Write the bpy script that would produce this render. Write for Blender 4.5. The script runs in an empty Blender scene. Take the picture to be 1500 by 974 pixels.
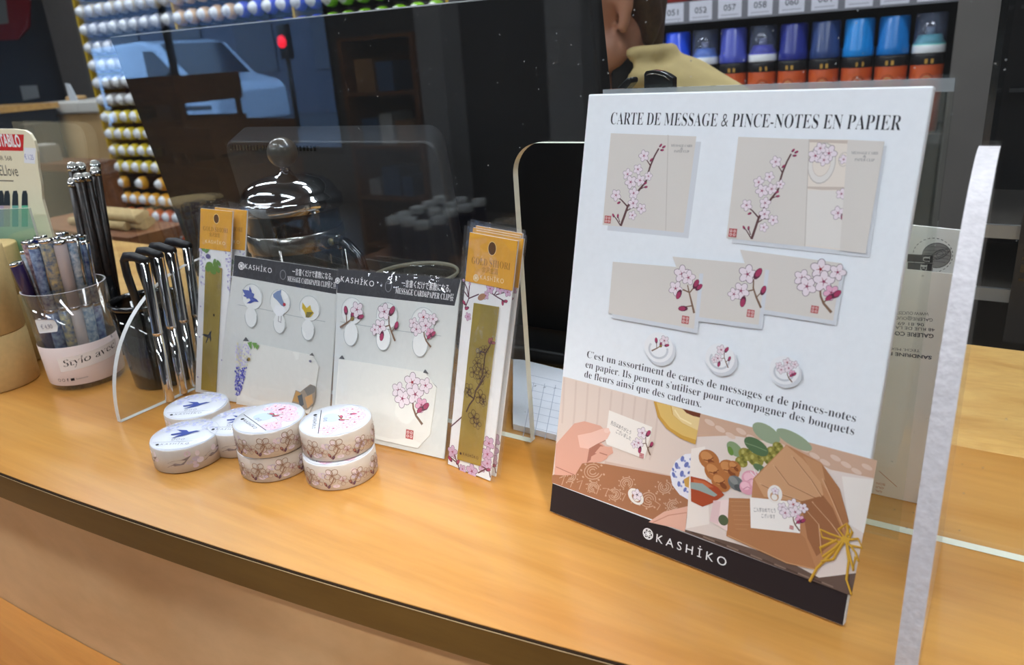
import bpy, bmesh, math, random
from mathutils import Vector, Matrix
from mathutils.geometry import tessellate_polygon
PI = math.pi
S = bpy.context.scene
COL = S.collection
random.seed(7)

# ------------------------------------------------------------------ camera
IMG_W, IMG_H, FPX = 1500.0, 974.0, 1127.0
CAMZ = 0.226                                     # above the counter top (z = 0)
ROWS = (Vector((0.8409, -0.1321, 0.5248)), Vector((0.5370, 0.3245, -0.7787)), Vector((-0.0674, 0.9366, 0.3438)))
RM = Matrix((ROWS[0], ROWS[1], ROWS[2]))
cx = RM.col[0].normalized(); cz = RM.col[2].normalized(); cy = cz.cross(cx).normalized(); cx = cy.cross(cz).normalized()
RM = Matrix((cx, cy, cz)).transposed()
EYE = Vector((0, 0, CAMZ))
cd = bpy.data.cameras.new('camera'); cam = bpy.data.objects.new('camera', cd); COL.objects.link(cam)
cam.matrix_world = Matrix.Translation(EYE) @ RM.to_4x4()
cd.sensor_width = 36.0; cd.lens = FPX / IMG_W * 36.0
cd.clip_start = 0.01; cd.clip_end = 200
cd.dof.use_dof = True; cd.dof.focus_distance = 0.44; cd.dof.aperture_fstop = 15
S.camera = cam

# ------------------------------------------------------------------ light and exposure
wd = bpy.data.worlds.new('world'); S.world = wd; wd.use_nodes = True
bg = wd.node_tree.nodes['Background']; bg.inputs[0].default_value = (0.33, 0.57, 1.0, 1); bg.inputs[1].default_value = 9.0
LAMP = 37.5                                       # strength of the ceiling strip lights
SPOT = 230.0                                       # the added spot that imitates glare on the worktop
S.view_settings.view_transform = 'Standard'; S.view_settings.look = 'None'
S.view_settings.gamma = 1.0; S.view_settings.use_curve_mapping = False
S.view_settings.exposure = 0.0
S.cycles.use_denoising = True
S.cycles.max_bounces = 10; S.cycles.transparent_max_bounces = 24
S.cycles.caustics_reflective = True; S.cycles.caustics_refractive = False
S.cycles.sample_clamp_indirect = 4.0

# ------------------------------------------------------------------ picture ray helpers
def ray(x, y):
    return (RM @ Vector((x - IMG_W/2, -(y - IMG_H/2), -FPX))).normalized()
def onz(x, y, z=0.0):
    r = ray(x, y); return EYE + r*((z - CAMZ)/r.z)
def ony(x, y, Y):
    r = ray(x, y); return EYE + r*(Y/r.y)
def onp(x, y, O, n):
    r = ray(x, y); return EYE + r*((O - EYE).dot(n)/r.dot(n))
def proj(p):
    c = RM.transposed() @ (Vector(p) - EYE)
    return IMG_W/2 + FPX*c.x/-c.z, IMG_H/2 - FPX*c.y/-c.z

# ------------------------------------------------------------------ materials
def lin(c):
    return tuple(((v/255)/12.92 if v/255 <= .04045 else ((v/255+.055)/1.055)**2.4) for v in c)
MATS = {}
def mat(name, rgb=(200, 200, 200), rough=.5, metal=0., var=0., scale=60., coat=0., spec=.5, emit=0., bump=0., trans=0., ior=1.45, stretch=None, rgb2=None, sss=0.):
    if name in MATS: return MATS[name]
    m = bpy.data.materials.new(name); m.use_nodes = True; nt = m.node_tree; n = nt.nodes; L = nt.links
    b = n['Principled BSDF']; c = lin(rgb)
    b.inputs['Base Color'].default_value = (*c, 1); b.inputs['Roughness'].default_value = rough
    b.inputs['Metallic'].default_value = metal; b.inputs['Coat Weight'].default_value = coat
    b.inputs['Coat Roughness'].default_value = .12
    b.inputs['Specular IOR Level'].default_value = spec; b.inputs['IOR'].default_value = ior
    b.inputs['Transmission Weight'].default_value = trans
    b.inputs['Subsurface Weight'].default_value = sss; b.inputs['Subsurface Radius'].default_value = (.01, .004, .002)
    if emit: b.inputs['Emission Color'].default_value = (*c, 1); b.inputs['Emission Strength'].default_value = emit
    if var or bump:
        tc = n.new('ShaderNodeTexCoord'); mp = n.new('ShaderNodeMapping'); nz = n.new('ShaderNodeTexNoise')
        L.new(tc.outputs['Object'], mp.inputs['Vector']); L.new(mp.outputs[0], nz.inputs['Vector'])
        mp.inputs['Scale'].default_value = stretch or (1, 1, 1)
        nz.inputs['Scale'].default_value = scale; nz.inputs['Detail'].default_value = 5
        if var:
            r = n.new('ShaderNodeValToRGB'); L.new(nz.outputs['Fac'], r.inputs[0])
            a = lin(rgb2) if rgb2 else tuple(v*(1-var) for v in c); d = c if rgb2 else tuple(min(1, v*(1+var)) for v in c)
            r.color_ramp.elements[0].color = (*a, 1); r.color_ramp.elements[1].color = (*d, 1)
            r.color_ramp.elements[0].position = .3; r.color_ramp.elements[1].position = .7
            L.new(r.outputs[0], b.inputs['Base Color'])
        if bump:
            bp = n.new('ShaderNodeBump'); bp.inputs['Strength'].default_value = bump; bp.inputs['Distance'].default_value = .001
            L.new(nz.outputs['Fac'], bp.inputs['Height']); L.new(bp.outputs[0], b.inputs['Normal'])
    MATS[name] = m; return m
def clear(name, tint=(255, 255, 255), rough=.01, ior=1.49, haze=0., dust=False, hazecol=(220, 220, 220), bump=0., gain=1.0):
    """thin clear plastic: see-through with a Fresnel mirror on top"""
    if name in MATS: return MATS[name]
    m = bpy.data.materials.new(name); m.use_nodes = True; nt = m.node_tree; n = nt.nodes; L = nt.links
    n.remove(n['Principled BSDF']); out = n['Material Output']
    t = n.new('ShaderNodeBsdfTransparent'); t.inputs[0].default_value = (*lin(tint), 1)
    g = n.new('ShaderNodeBsdfGlossy'); g.inputs['Roughness'].default_value = rough; g.inputs[0].default_value = (1, 1, 1, 1)
    fr = n.new('ShaderNodeFresnel'); fr.inputs[0].default_value = ior
    # a thin sheet is seen from both sides with the same mirror strength
    geo = n.new('ShaderNodeNewGeometry'); mi = n.new('ShaderNodeMix'); mi.data_type = 'FLOAT'
    mi.inputs[2].default_value = ior; mi.inputs[3].default_value = 1/ior
    L.new(geo.outputs['Backfacing'], mi.inputs[0])
    # the Fresnel node already divides the index on the back side, so feed the inverse there
    L.new(mi.outputs[0], fr.inputs[0])
    mx = n.new('ShaderNodeMixShader')
    if gain != 1.0:
        mm = n.new('ShaderNodeMath'); mm.operation = 'MULTIPLY'; mm.inputs[1].default_value = gain; mm.use_clamp = True
        L.new(fr.outputs[0], mm.inputs[0]); L.new(mm.outputs[0], mx.inputs[0])
    else: L.new(fr.outputs[0], mx.inputs[0])
    L.new(t.outputs[0], mx.inputs[1]); L.new(g.outputs[0], mx.inputs[2])
    last = mx
    if bump:
        tc = n.new('ShaderNodeTexCoord'); nz = n.new('ShaderNodeTexNoise'); nz.inputs['Scale'].default_value = 70; nz.inputs['Detail'].default_value = 2
        L.new(tc.outputs['Object'], nz.inputs['Vector'])
        bp = n.new('ShaderNodeBump'); bp.inputs['Strength'].default_value = bump; bp.inputs['Distance'].default_value = .002
        L.new(nz.outputs['Fac'], bp.inputs['Height']); L.new(bp.outputs[0], g.inputs['Normal'])
    if haze or dust:
        d = n.new('ShaderNodeBsdfDiffuse'); d.inputs[0].default_value = (*lin(hazecol), 1)
        m2 = n.new('ShaderNodeMixShader'); m2.inputs[0].default_value = haze
        if dust:
            tc = n.new('ShaderNodeTexCoord'); v = n.new('ShaderNodeTexVoronoi'); v.inputs['Scale'].default_value = 130
            L.new(tc.outputs['Object'], v.inputs['Vector'])
            lt = n.new('ShaderNodeMath'); lt.operation = 'LESS_THAN'; lt.inputs[1].default_value = .060
            L.new(v.outputs['Distance'], lt.inputs[0])
            sc = n.new('ShaderNodeMath'); sc.operation = 'MULTIPLY_ADD'; sc.inputs[1].default_value = .28; sc.inputs[2].default_value = haze
            L.new(lt.outputs[0], sc.inputs[0]); L.new(sc.outputs[0], m2.inputs[0])
        L.new(mx.outputs[0], m2.inputs[1]); L.new(d.outputs[0], m2.inputs[2]); last = m2
    L.new(last.outputs[0], out.inputs[0])
    MATS[name] = m; return m
def wood(name, a, b, grain=(3, 60, 60), rough=.34, coat=.25, rot=0.0):
    if name in MATS: return MATS[name]
    m = mat(name, a, rough, coat=coat); nt = m.node_tree; n = nt.nodes; L = nt.links; p = n['Principled BSDF']
    tc = n.new('ShaderNodeTexCoord'); mp = n.new('ShaderNodeMapping'); mp.inputs['Scale'].default_value = grain; mp.inputs['Rotation'].default_value = (0, 0, rot)
    nz = n.new('ShaderNodeTexNoise'); nz.inputs['Scale'].default_value = 1.0; nz.inputs['Detail'].default_value = 7; nz.inputs['Roughness'].default_value = .62; nz.inputs['Distortion'].default_value = .6
    nf = n.new('ShaderNodeTexNoise'); nf.inputs['Scale'].default_value = 9; nf.inputs['Detail'].default_value = 3
    L.new(tc.outputs['Object'], mp.inputs['Vector']); L.new(mp.outputs[0], nz.inputs['Vector']); L.new(mp.outputs[0], nf.inputs['Vector'])
    r = n.new('ShaderNodeValToRGB'); r.color_ramp.elements[0].color = (*lin(b), 1); r.color_ramp.elements[1].color = (*lin(a), 1)
    r.color_ramp.elements[0].position = .34; r.color_ramp.elements[1].position = .6
    L.new(nz.outputs['Fac'], r.inputs[0])
    mx = n.new('ShaderNodeMix'); mx.data_type = 'RGBA'; mx.blend_type = 'MULTIPLY'; mx.inputs[0].default_value = .22
    L.new(r.outputs[0], mx.inputs[6]); L.new(nf.outputs['Fac'], mx.inputs[7]); L.new(mx.outputs[2], p.inputs['Base Color'])
    bp = n.new('ShaderNodeBump'); bp.inputs['Strength'].default_value = .08; bp.inputs['Distance'].default_value = .0006
    L.new(nf.outputs['Fac'], bp.inputs['Height']); L.new(bp.outputs[0], p.inputs['Normal'])
    return m
def ink(rgb, rough=.55):
    return mat('ink_%02x%02x%02x' % tuple(rgb), rgb, rough, spec=.3)

M_WOOD = wood('beech_worktop', (217, 158, 82), (197, 133, 56), (2.2, 26, 26), .28, .7)
M_WOOD2 = wood('pale_worktop', (228, 180, 105), (202, 148, 76), (14, 40, 40), .35, .2)
M_FASCIA = wood('dark_edge_band', (108, 80, 36), (98, 70, 28), (3, 40, 40), .5, .0)
M_PANEL = wood('front_panel', (222, 186, 140), (206, 166, 118), (4, 9, 9), .45, .1)
M_SHELFWOOD = wood('lower_shelf_wood', (205, 140, 66), (180, 114, 48), (3, 40, 40), .4, .1)
M_BROWN = wood('brown_wood', (132, 82, 46), (104, 62, 34), (4, 30, 30), .5, .1)
M_BLACK = mat('black_plastic', (16, 16, 18), .42, var=.1, scale=300)
M_MON = mat('monitor_black', (9, 9, 10), .5, spec=.35, var=.1, scale=200)
M_BLACKG = mat('gloss_black', (9, 9, 10), .16, coat=.6)
M_CHROME = mat('chrome', (225, 225, 228), .06, 1.0, var=.02, scale=40)
M_STEEL = mat('steel', (180, 176, 170), .22, 1.0, var=.05, scale=80)
M_WHITE = mat('white_card', (236, 240, 244), .6, var=.015, scale=300, bump=.05)
M_CREAM = mat('cream_card', (228, 225, 218), .6, var=.015, scale=400, bump=.05)
M_SLEEVE = clear('plastic_sleeve', rough=.07, bump=.8, haze=.02, gain=1.15)
M_ACRYL = clear('clear_acrylic', (250, 252, 250), rough=.0, haze=.004)
M_ACRYLH = clear('hazy_acrylic', (240, 242, 240), rough=.02, haze=.10)
M_PANE = clear('screen_acrylic', (248, 250, 250), rough=.0, haze=.003, dust=True, gain=1.15)
M_GLASS = clear('thin_glass', (250, 250, 248), rough=.0, ior=1.5)
M_EDGE = mat('cut_acrylic_edge', (232, 233, 216), .35, spec=.6, var=.04, scale=200)
M_EDGEW = mat('frosted_acrylic_edge', (216, 211, 213), .4, spec=.5, var=.08, scale=350, bump=.5)
M_EDGEL = mat('grey_acrylic_edge', (206, 206, 204), .35, spec=.6, var=.05, scale=300)
M_KRAFT = mat('kraft_card', (216, 186, 128), .7, var=.05, scale=250, bump=.08)
M_GOLD = mat('gold_foil', (186, 164, 84), .36, .6, var=.12, scale=40)
M_ORANGE = mat('amber_card', (224, 164, 52), .5, var=.03, scale=200)

# ------------------------------------------------------------------ mesh builder
class MB:
    def __init__(s): s.v = []; s.f = []; s.m = []; s.sm = []; s.mats = []
    def mi(s, m):
        if m not in s.mats: s.mats.append(m)
        return s.mats.index(m)
    def add(s, vs, fs, m, smooth=False):
        o = len(s.v); s.v += [Vector(v) for v in vs]; k = s.mi(m)
        for f in fs: s.f.append([o+i for i in f]); s.m.append(k); s.sm.append(smooth)
    def box(s, c, d, m, R=None):
        c = Vector(c); h = Vector(d)/2
        vs = [Vector((x*h.x, y*h.y, z*h.z)) for x in (-1, 1) for y in (-1, 1) for z in (-1, 1)]
        if R: vs = [R @ v for v in vs]
        s.add([v+c for v in vs], [(0, 1, 3, 2), (4, 6, 7, 5), (0, 4, 5, 1), (2, 3, 7, 6), (0, 2, 6, 4), (1, 5, 7, 3)], m)
    def boxr(s, a, b, m): s.box([(a[i]+b[i])/2 for i in range(3)], [abs(a[i]-b[i]) for i in range(3)], m)
    def lathe(s, prof, o, m, n=32, axis=(0, 0, 1), smooth=True, cap0=True, cap1=True, mats=None):
        ax = Vector(axis).normalized(); t = Vector((1, 0, 0)) if abs(ax.x) < .9 else Vector((0, 1, 0))
        u = ax.cross(t).normalized(); w = ax.cross(u); o = Vector(o); vs = []
        for r, h in prof:
            for k in range(n):
                a = 2*PI*k/n; vs.append(o + ax*h + (u*math.cos(a) + w*math.sin(a))*r)
        for i in range(len(prof)-1):
            fs = [(i*n+k, i*n+(k+1) % n, (i+1)*n+(k+1) % n, (i+1)*n+k) for k in range(n)]
            if i == 0: s.add(vs, fs, mats[i] if mats else m, smooth); base = len(s.v)-len(vs)
            else:
                k_ = s.mi(mats[i] if mats else m)
                for f in fs: s.f.append([base+j for j in f]); s.m.append(k_); s.sm.append(smooth)
        if cap0: s.f.append([base+k for k in range(n)][::-1]); s.m.append(s.mi(mats[0] if mats else m)); s.sm.append(False)
        if cap1: s.f.append([base+(len(prof)-1)*n+k for k in range(n)]); s.m.append(s.mi(mats[-1] if mats else m)); s.sm.append(False)
    def cyl(s, a, b, r, m, r1=None, n=16, smooth=True):
        a = Vector(a); b = Vector(b); d = b-a
        s.lathe([(r, 0), (r if r1 is None else r1, d.length)], a, m, n, d, smooth)
    def ball(s, c, r, m, n=16, k=10, sc=(1, 1, 1), R=None):
        vs = []; c = Vector(c)
        for i in range(k+1):
            t = PI*i/k
            for j in range(n):
                a = 2*PI*j/n; p = Vector((math.sin(t)*math.cos(a)*r*sc[0], math.sin(t)*math.sin(a)*r*sc[1], math.cos(t)*r*sc[2]))
                if R: p = R @ p
                vs.append(c+p)
        fs = [(i*n+j, (i+1)*n+j, (i+1)*n+(j+1) % n, i*n+(j+1) % n) for i in range(k) for j in range(n)]
        s.add(vs, fs, m, True)
    def tube(s, pts, r, m, n=8, rs=None, flat=1.0):
        pts = [Vector(p) for p in pts]; vs = []; pu = None
        for i, p in enumerate(pts):
            d = (pts[min(i+1, len(pts)-1)] - pts[max(i-1, 0)]).normalized()
            if pu is None:
                t = Vector((0, 0, 1)) if abs(d.z) < .9 else Vector((1, 0, 0)); u = d.cross(t).normalized()
            else: u = (pu - d*pu.dot(d)).normalized()
            pu = u; w = d.cross(u); rr = rs[i] if rs else r
            for k in range(n):
                a = 2*PI*k/n; vs.append(p + (u*math.cos(a) + w*math.sin(a)*flat)*rr)
        q = len(pts)
        fs = [(i*n+k, i*n+(k+1) % n, (i+1)*n+(k+1) % n, (i+1)*n+k) for i in range(q-1) for k in range(n)]
        s.add(vs, fs + [tuple(range(n))[::-1], tuple((q-1)*n+k for k in range(n))], m, True)
    def prism(s, pts, ext, m, side=None, back=None):
        """solid from a flat outline (may be concave)"""
        pts = [Vector(p) for p in pts]; ext = Vector(ext); n = len(pts)
        tri = tessellate_polygon([pts])
        s.add(pts, [tuple(t) for t in tri], m); s.add([p+ext for p in pts], [tuple(t)[::-1] for t in tri], back or m)
        s.add(pts + [p+ext for p in pts], [(i, (i+1) % n, n+(i+1) % n, n+i) for i in range(n)], side or m)
    def grid(s, fn, nu, nv, m, smooth=True):
        vs = [fn(i/nu, j/nv) for j in range(nv+1) for i in range(nu+1)]; w = nu+1
        s.add(vs, [(j*w+i, j*w+i+1, (j+1)*w+i+1, (j+1)*w+i) for j in range(nv) for i in range(nu)], m, smooth)
    def build(s, name, parent=None, off=None, bevel=0, fix=True, subsurf=0):
        me = bpy.data.meshes.new(name)
        if off is None and parent is not None: off = rootloc(parent)
        off = off or Vector((0, 0, 0))
        me.from_pydata([tuple(v-off) for v in s.v], [], s.f)
        for m in s.mats: me.materials.append(m)
        me.polygons.foreach_set('material_index', s.m); me.polygons.foreach_set('use_smooth', s.sm)
        if fix:
            b = bmesh.new(); b.from_mesh(me); bmesh.ops.remove_doubles(b, verts=b.verts, dist=1e-6)
            bmesh.ops.recalc_face_normals(b, faces=b.faces); b.to_mesh(me); b.free()
        me.update()
        o = bpy.data.objects.new(name, me); COL.objects.link(o)
        if parent is not None: o.parent = parent
        else: o.location = off
        if bevel:
            md = o.modifiers.new('bevel', 'BEVEL'); md.width = bevel; md.segments = 3; md.limit_method = 'ANGLE'
        if subsurf:
            md = o.modifiers.new('sub', 'SUBSURF'); md.levels = subsurf; md.render_levels = subsurf
        return o
def rootloc(o):
    while o.parent is not None: o = o.parent
    return Vector(o.location)
def tag(o, label, cat, group=None, kind=None):
    if label: o['label'] = label
    if cat: o['category'] = cat
    if group: o['group'] = group
    if kind: o['kind'] = kind
    return o
def thing(name, loc, label, cat, group=None, rz=0):
    o = bpy.data.objects.new(name, None); COL.objects.link(o); o.location = Vector(loc); o.rotation_euler = (0, 0, rz)
    o.empty_display_size = .02
    return tag(o, label, cat, group)
def struct(o): o['kind'] = 'structure'; return o
def dup(root, loc, rz=None, label=None, group=None):
    r = root.copy(); COL.objects.link(r); r.location = Vector(loc)
    if rz is not None: r.rotation_euler = (0, 0, rz)
    if label: r['label'] = label
    if group: r['group'] = group
    for ch in list(root.children):
        c = ch.copy(); COL.objects.link(c); c.parent = r
        for g in list(ch.children):
            d = g.copy(); COL.objects.link(d); d.parent = c
    return r

# ------------------------------------------------------------------ lettering
def serif(s):
    o = ''
    for c in s:
        if 'A' <= c <= 'Z': o += chr(0x1D400+ord(c)-65)
        elif 'a' <= c <= 'z': o += chr(0x1D41A+ord(c)-97)
        elif '0' <= c <= '9': o += chr(0x1D7CE+ord(c)-48)
        else: o += c
    return o
TCACHE = {}
def glyphs(body, offset=0., shear=0., space=1.):
    k = (body, offset, shear, space)
    if k in TCACHE: return TCACHE[k]
    cu = bpy.data.curves.new('lettering', 'FONT'); cu.body = body; cu.offset = offset; cu.shear = shear; cu.space_character = space
    cu.resolution_u = 3
    o = bpy.data.objects.new('lettering', cu); COL.objects.link(o)
    dg = bpy.context.evaluated_depsgraph_get(); dg.update()
    me = bpy.data.meshes.new_from_object(o.evaluated_get(dg))
    vs = [(v.co.x, v.co.y) for v in me.vertices]; fs = [tuple(p.vertices) for p in me.polygons]
    bpy.data.objects.remove(o); bpy.data.curves.remove(cu); bpy.data.meshes.remove(me)
    if vs:
        x0 = min(v[0] for v in vs); x1 = max(v[0] for v in vs)
    else: x0, x1 = 0, 1
    TCACHE[k] = (vs, fs, x0, x1); return TCACHE[k]

class Canvas:
    """flat print on a plane: origin O, unit axes U, W; drawing in metres, or in photo pixels through px()"""
    H0 = 2.5e-5
    def __init__(s, O, U, W, fn=None, h0=2e-5):
        s.O = Vector(O); s.U = Vector(U).normalized(); s.W = Vector(W).normalized(); s.N = s.U.cross(s.W).normalized()
        s.mb = MB(); s.h = h0; s.fn = fn; s.step = 3.0e-6
    def px(s, x, y):
        p = onp(x, y, s.O, s.N) - s.O; return (p.dot(s.U), p.dot(s.W))
    def pxs(s, pts): return [s.px(*p) for p in pts]
    def mpp(s, x, y):
        a = s.px(x-2, y); b = s.px(x+2, y); c_ = s.px(x, y-2); d = s.px(x, y+2)
        return (math.hypot(a[0]-b[0], a[1]-b[1]) + math.hypot(c_[0]-d[0], c_[1]-d[1]))/8
    def P(s, u, w, h):
        if s.fn: return s.fn(u, w, h)
        return s.O + s.U*u + s.W*w + s.N*h
    def up(s): s.h += s.step; return s.h
    def poly(s, uv, m, h=None):
        h = h or s.up(); pts = [Vector((a, b, 0)) for a, b in uv]
        tri = tessellate_polygon([pts]); s.mb.add([s.P(a, b, h) for a, b in uv], [tuple(t) for t in tri], m)
    def strip(s, lo, hi, m, h=None):
        h = h or s.up(); n = len(lo)
        s.mb.add([s.P(a, b, h) for a, b in lo] + [s.P(a, b, h) for a, b in hi], [(i, i+1, n+i+1, n+i) for i in range(n-1)], m)
    def ppx(s, pts, m): s.poly(s.pxs(pts), m)
    def ell(s, c, rx, ry, m, rot=0., n=14, h=None):
        ca, sa = math.cos(rot), math.sin(rot)
        s.poly([(c[0]+rx*math.cos(t)*ca-ry*math.sin(t)*sa, c[1]+rx*math.cos(t)*sa+ry*math.sin(t)*ca) for t in [2*PI*k/n for k in range(n)]], m, h)
    def ring(s, c, rx, ry, wd, m, rot=0., n=20, a0=0., a1=2*PI, h=None):
        ca, sa = math.cos(rot), math.sin(rot); pts = []
        for k in range(n+1):
            t = a0+(a1-a0)*k/n; pts.append((c[0]+rx*math.cos(t)*ca-ry*math.sin(t)*sa, c[1]+rx*math.cos(t)*sa+ry*math.sin(t)*ca))
        s.line(pts, wd, m, h=h)
    def line(s, pts, wd, m, w1=None, h=None):
        h = h or s.up(); L = []; R = []; n = len(pts)
        for i in range(n):
            a = pts[max(i-1, 0)]; b = pts[min(i+1, n-1)]; dx, dy = b[0]-a[0], b[1]-a[1]; q = math.hypot(dx, dy) or 1
            w = (wd + ((w1 if w1 is not None else wd)-wd)*i/(n-1))/2
            L.append(s.P(pts[i][0]-dy/q*w, pts[i][1]+dx/q*w, h)); R.append(s.P(pts[i][0]+dy/q*w, pts[i][1]-dx/q*w, h))
        s.mb.add(L+R, [(i, i+1, n+i+1, n+i) for i in range(n-1)], m)
    def lpx(s, pts, wpx, m, w1=None):
        k = s.mpp(*pts[0]); s.line(s.pxs(pts), wpx*k, m, None if w1 is None else w1*k)
    def text(s, body, p0, p1, ht, m, offset=0., shear=0., space=1., flip=False):
        """from p0 to p1 (metres) with letters ht high (height of a capital)"""
        vs, fs, x0, x1 = glyphs(body, offset, shear, space)
        if not vs: return
        dx, dy = p1[0]-p0[0], p1[1]-p0[1]; q = math.hypot(dx, dy); ex = (dx/q, dy/q); ey = (-ex[1], ex[0])
        sx = q/(x1-x0); sy = ht/.70; h = s.up()
        s.mb.add([s.P(p0[0]+ex[0]*(a-x0)*sx+ey[0]*b*sy, p0[1]+ex[1]*(a-x0)*sx+ey[1]*b*sy, h) for a, b in vs], fs, m)
    def tpx(s, body, a, b, hpx, m, **k):
        p0 = s.px(*a); p1 = s.px(*b); s.text(body, p0, p1, hpx*s.mpp(*a), m, **k)
    def blossom(s, c, r, rot=0., petal=None, outl=None, core=None, tilt=1.):
        petal = petal or ink((234, 222, 228)); outl = outl or ink((112, 86, 100)); core = core or ink((160, 70, 100))
        h1, h2, h3 = s.up(), s.up(), s.up()
        for k in range(5):
            a = rot+2*PI*k/5; pc = (c[0]+math.cos(a)*r*.56, c[1]+math.sin(a)*r*.56*tilt)
            if petal != 'none':
                s.ell(pc, r*.50, r*.40, outl, a, 11, h1); s.ell(pc, r*.50-r*.055, r*.40-r*.055, petal, a, 11, h2)
            else: s.ring(pc, r*.5, r*.4, r*.07, outl, a, 11, h=h1)
        s.ell(c, r*.13, r*.13, core, 0, 8, h3)
        for k in range(5):
            a = rot+.5+2*PI*k/5; s.line([c, (c[0]+math.cos(a)*r*.42, c[1]+math.sin(a)*r*.42*tilt)], r*.09, core, r*.03, h3)
    def bud(s, c, r, a, col=None):
        col = col or ink((168, 62, 98)); s.ell(c, r, r*.52, ink((96, 46, 66)), a, 10); s.ell((c[0]+math.cos(a)*r*.2, c[1]+math.sin(a)*r*.2), r*.72, r*.40, col, a, 10)
    def build(s, name, parent, label=None):
        o = s.mb.build(name, parent, fix=False)
        if label: o['label'] = label
        return o

# crop helpers: points measured on an enlarged view of the photograph
def cr(ox, oy, k): return lambda *pts: [(ox+x/k, oy+y/k) for x, y in pts]

INK_D = ink((34, 34, 40)); INK_W = ink((240, 240, 240)); INK_SEAL = ink((186, 92, 92)); INK_BR = ink((98, 66, 66)); INK_OL = ink((138, 112, 56))
def seal(c, x, y, r):
    u, w = c.px(x, y); k = c.mpp(x, y)*r
    c.poly([(u-k, w-k), (u+k, w-k), (u+k, w+k), (u-k, w+k)], INK_SEAL)
    for dx in (-.45, .45):
        for dy in (-.42, .42): c.ring((u+dx*k, w+dy*k), k*.28, k*.26, k*.13, ink((240, 226, 222)), n=6)
def mark(c, u, w, r, m):
    c.ring((u, w), r, r, r*.16, m, n=20)
    for k in range(6):
        a = PI/3*k; c.ring((u+math.cos(a)*r*.5, w+math.sin(a)*r*.5), r*.42, r*.42, r*.13, m, n=12)
    c.ring((u, w), r*.3, r*.3, r*.13, m, n=10)

# =================================================================== THE ROOM
FL = -1.02
def mwall(n, rgb, rough=.8): return mat(n, rgb, rough, var=.06, scale=4)
M_DARKWALL = mwall('dark_wall', (46, 44, 44)); M_CEIL = mwall('ceiling_paint', (120, 120, 122)); M_FLOOR = mwall('floor_concrete', (112, 106, 100), .5)
M_SIDEWALL = mwall('side_wall_paint', (92, 90, 90))
X0, X1, Y0, Y1, ZC = -9.5, 2.6, -4.5, 3.4, 1.9
b = MB(); b.boxr((X0-.1, Y0-.1, FL-.1), (X1+.1, Y1+.1, FL), M_FLOOR); struct(b.build('floor'))
b = MB(); b.boxr((X0-.1, Y0-.1, ZC), (X1+.1, Y1+.1, ZC+.1), M_CEIL); struct(b.build('ceiling'))
b = MB(); b.boxr((X0, Y1, FL), (X1, Y1+.1, ZC), M_DARKWALL); struct(b.build('wall_back'))
b = MB(); b.boxr((X0-.1, Y0, FL), (X0, Y1, ZC), M_SIDEWALL); struct(b.build('wall_left'))
b = MB(); b.boxr((X1, Y0, FL), (X1+.1, Y1, ZC), M_SIDEWALL); struct(b.build('wall_right'))
WX0, WX1, WZ0, WZ1 = -9.1, -5.2, FL+.45, 1.25
b = MB()
b.boxr((X0, Y0-.1, FL), (WX0, Y0, ZC), M_SIDEWALL); b.boxr((WX1, Y0-.1, FL), (X1, Y0, ZC), M_SIDEWALL)
b.boxr((WX0, Y0-.1, WZ1), (WX1, Y0, ZC), M_SIDEWALL); b.boxr((WX0, Y0-.1, FL), (WX1, Y0, WZ0), M_SIDEWALL); struct(b.build('wall_front'))
wf = MB()
for x in (WX0+.03, -7.55, WX1-.03): wf.boxr((x-.03, Y0-.08, WZ0), (x+.03, Y0-.02, WZ1), M_BLACK)
for z in (WZ0+.03, WZ1-.03): wf.boxr((WX0, Y0-.08, z-.03), (WX1, Y0-.02, z+.03), M_BLACK)
win = struct(wf.build('window_1'))
gp = MB(); gp.boxr((WX0+.05, Y0-.055, WZ0+.05), (WX1-.05, Y0-.045, WZ1-.05), M_GLASS); gp.build('glass_pane', win)
b = MB(); b.boxr((-40, -30, FL-.14), (20, Y0-.1, FL-.04), mwall('asphalt', (80, 82, 88), .9)); o = struct(b.build('street_ground'))

# ceiling strip lights
M_LAMP = mat('lamp_diffuser', (240, 247, 255), .5, emit=LAMP)
M_LFRAME = mat('lamp_frame', (205, 205, 205), .4)
first = None
LIGHTS = [(-3.4, -2.2), (-1.3, -2.2), (.6, -2.2), (-3.4, -.6), (-1.5, -.5), (.5, -.5), (-2.6, 1.35), (-1.2, 1.35), (.3, 1.1), (-4.6, 1.6), (-2.4, 2.6), (-.6, 2.6)]
names = ['far left', 'middle', 'right']
for i, (x, y) in enumerate(LIGHTS):
    lb = 'long white strip light on the ceiling over the customer side of the counter' if y < 0 else 'long white strip light on the ceiling over the cashier side of the counter'
    if first is None:
        t = thing('ceiling_light', (x, y, ZC), lb, 'ceiling light', 'ceiling strip lights')
        b = MB(); b.boxr((x-.62, y-.09, ZC-.05), (x+.62, y+.09, ZC), M_LFRAME); b.build('frame', t)
        b = MB(); b.boxr((x-.60, y-.075, ZC-.062), (x+.60, y+.075, ZC-.0505), M_LAMP); b.build('diffuser', t)
        first = t
    else: dup(first, (x, y, ZC), None, lb)

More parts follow.
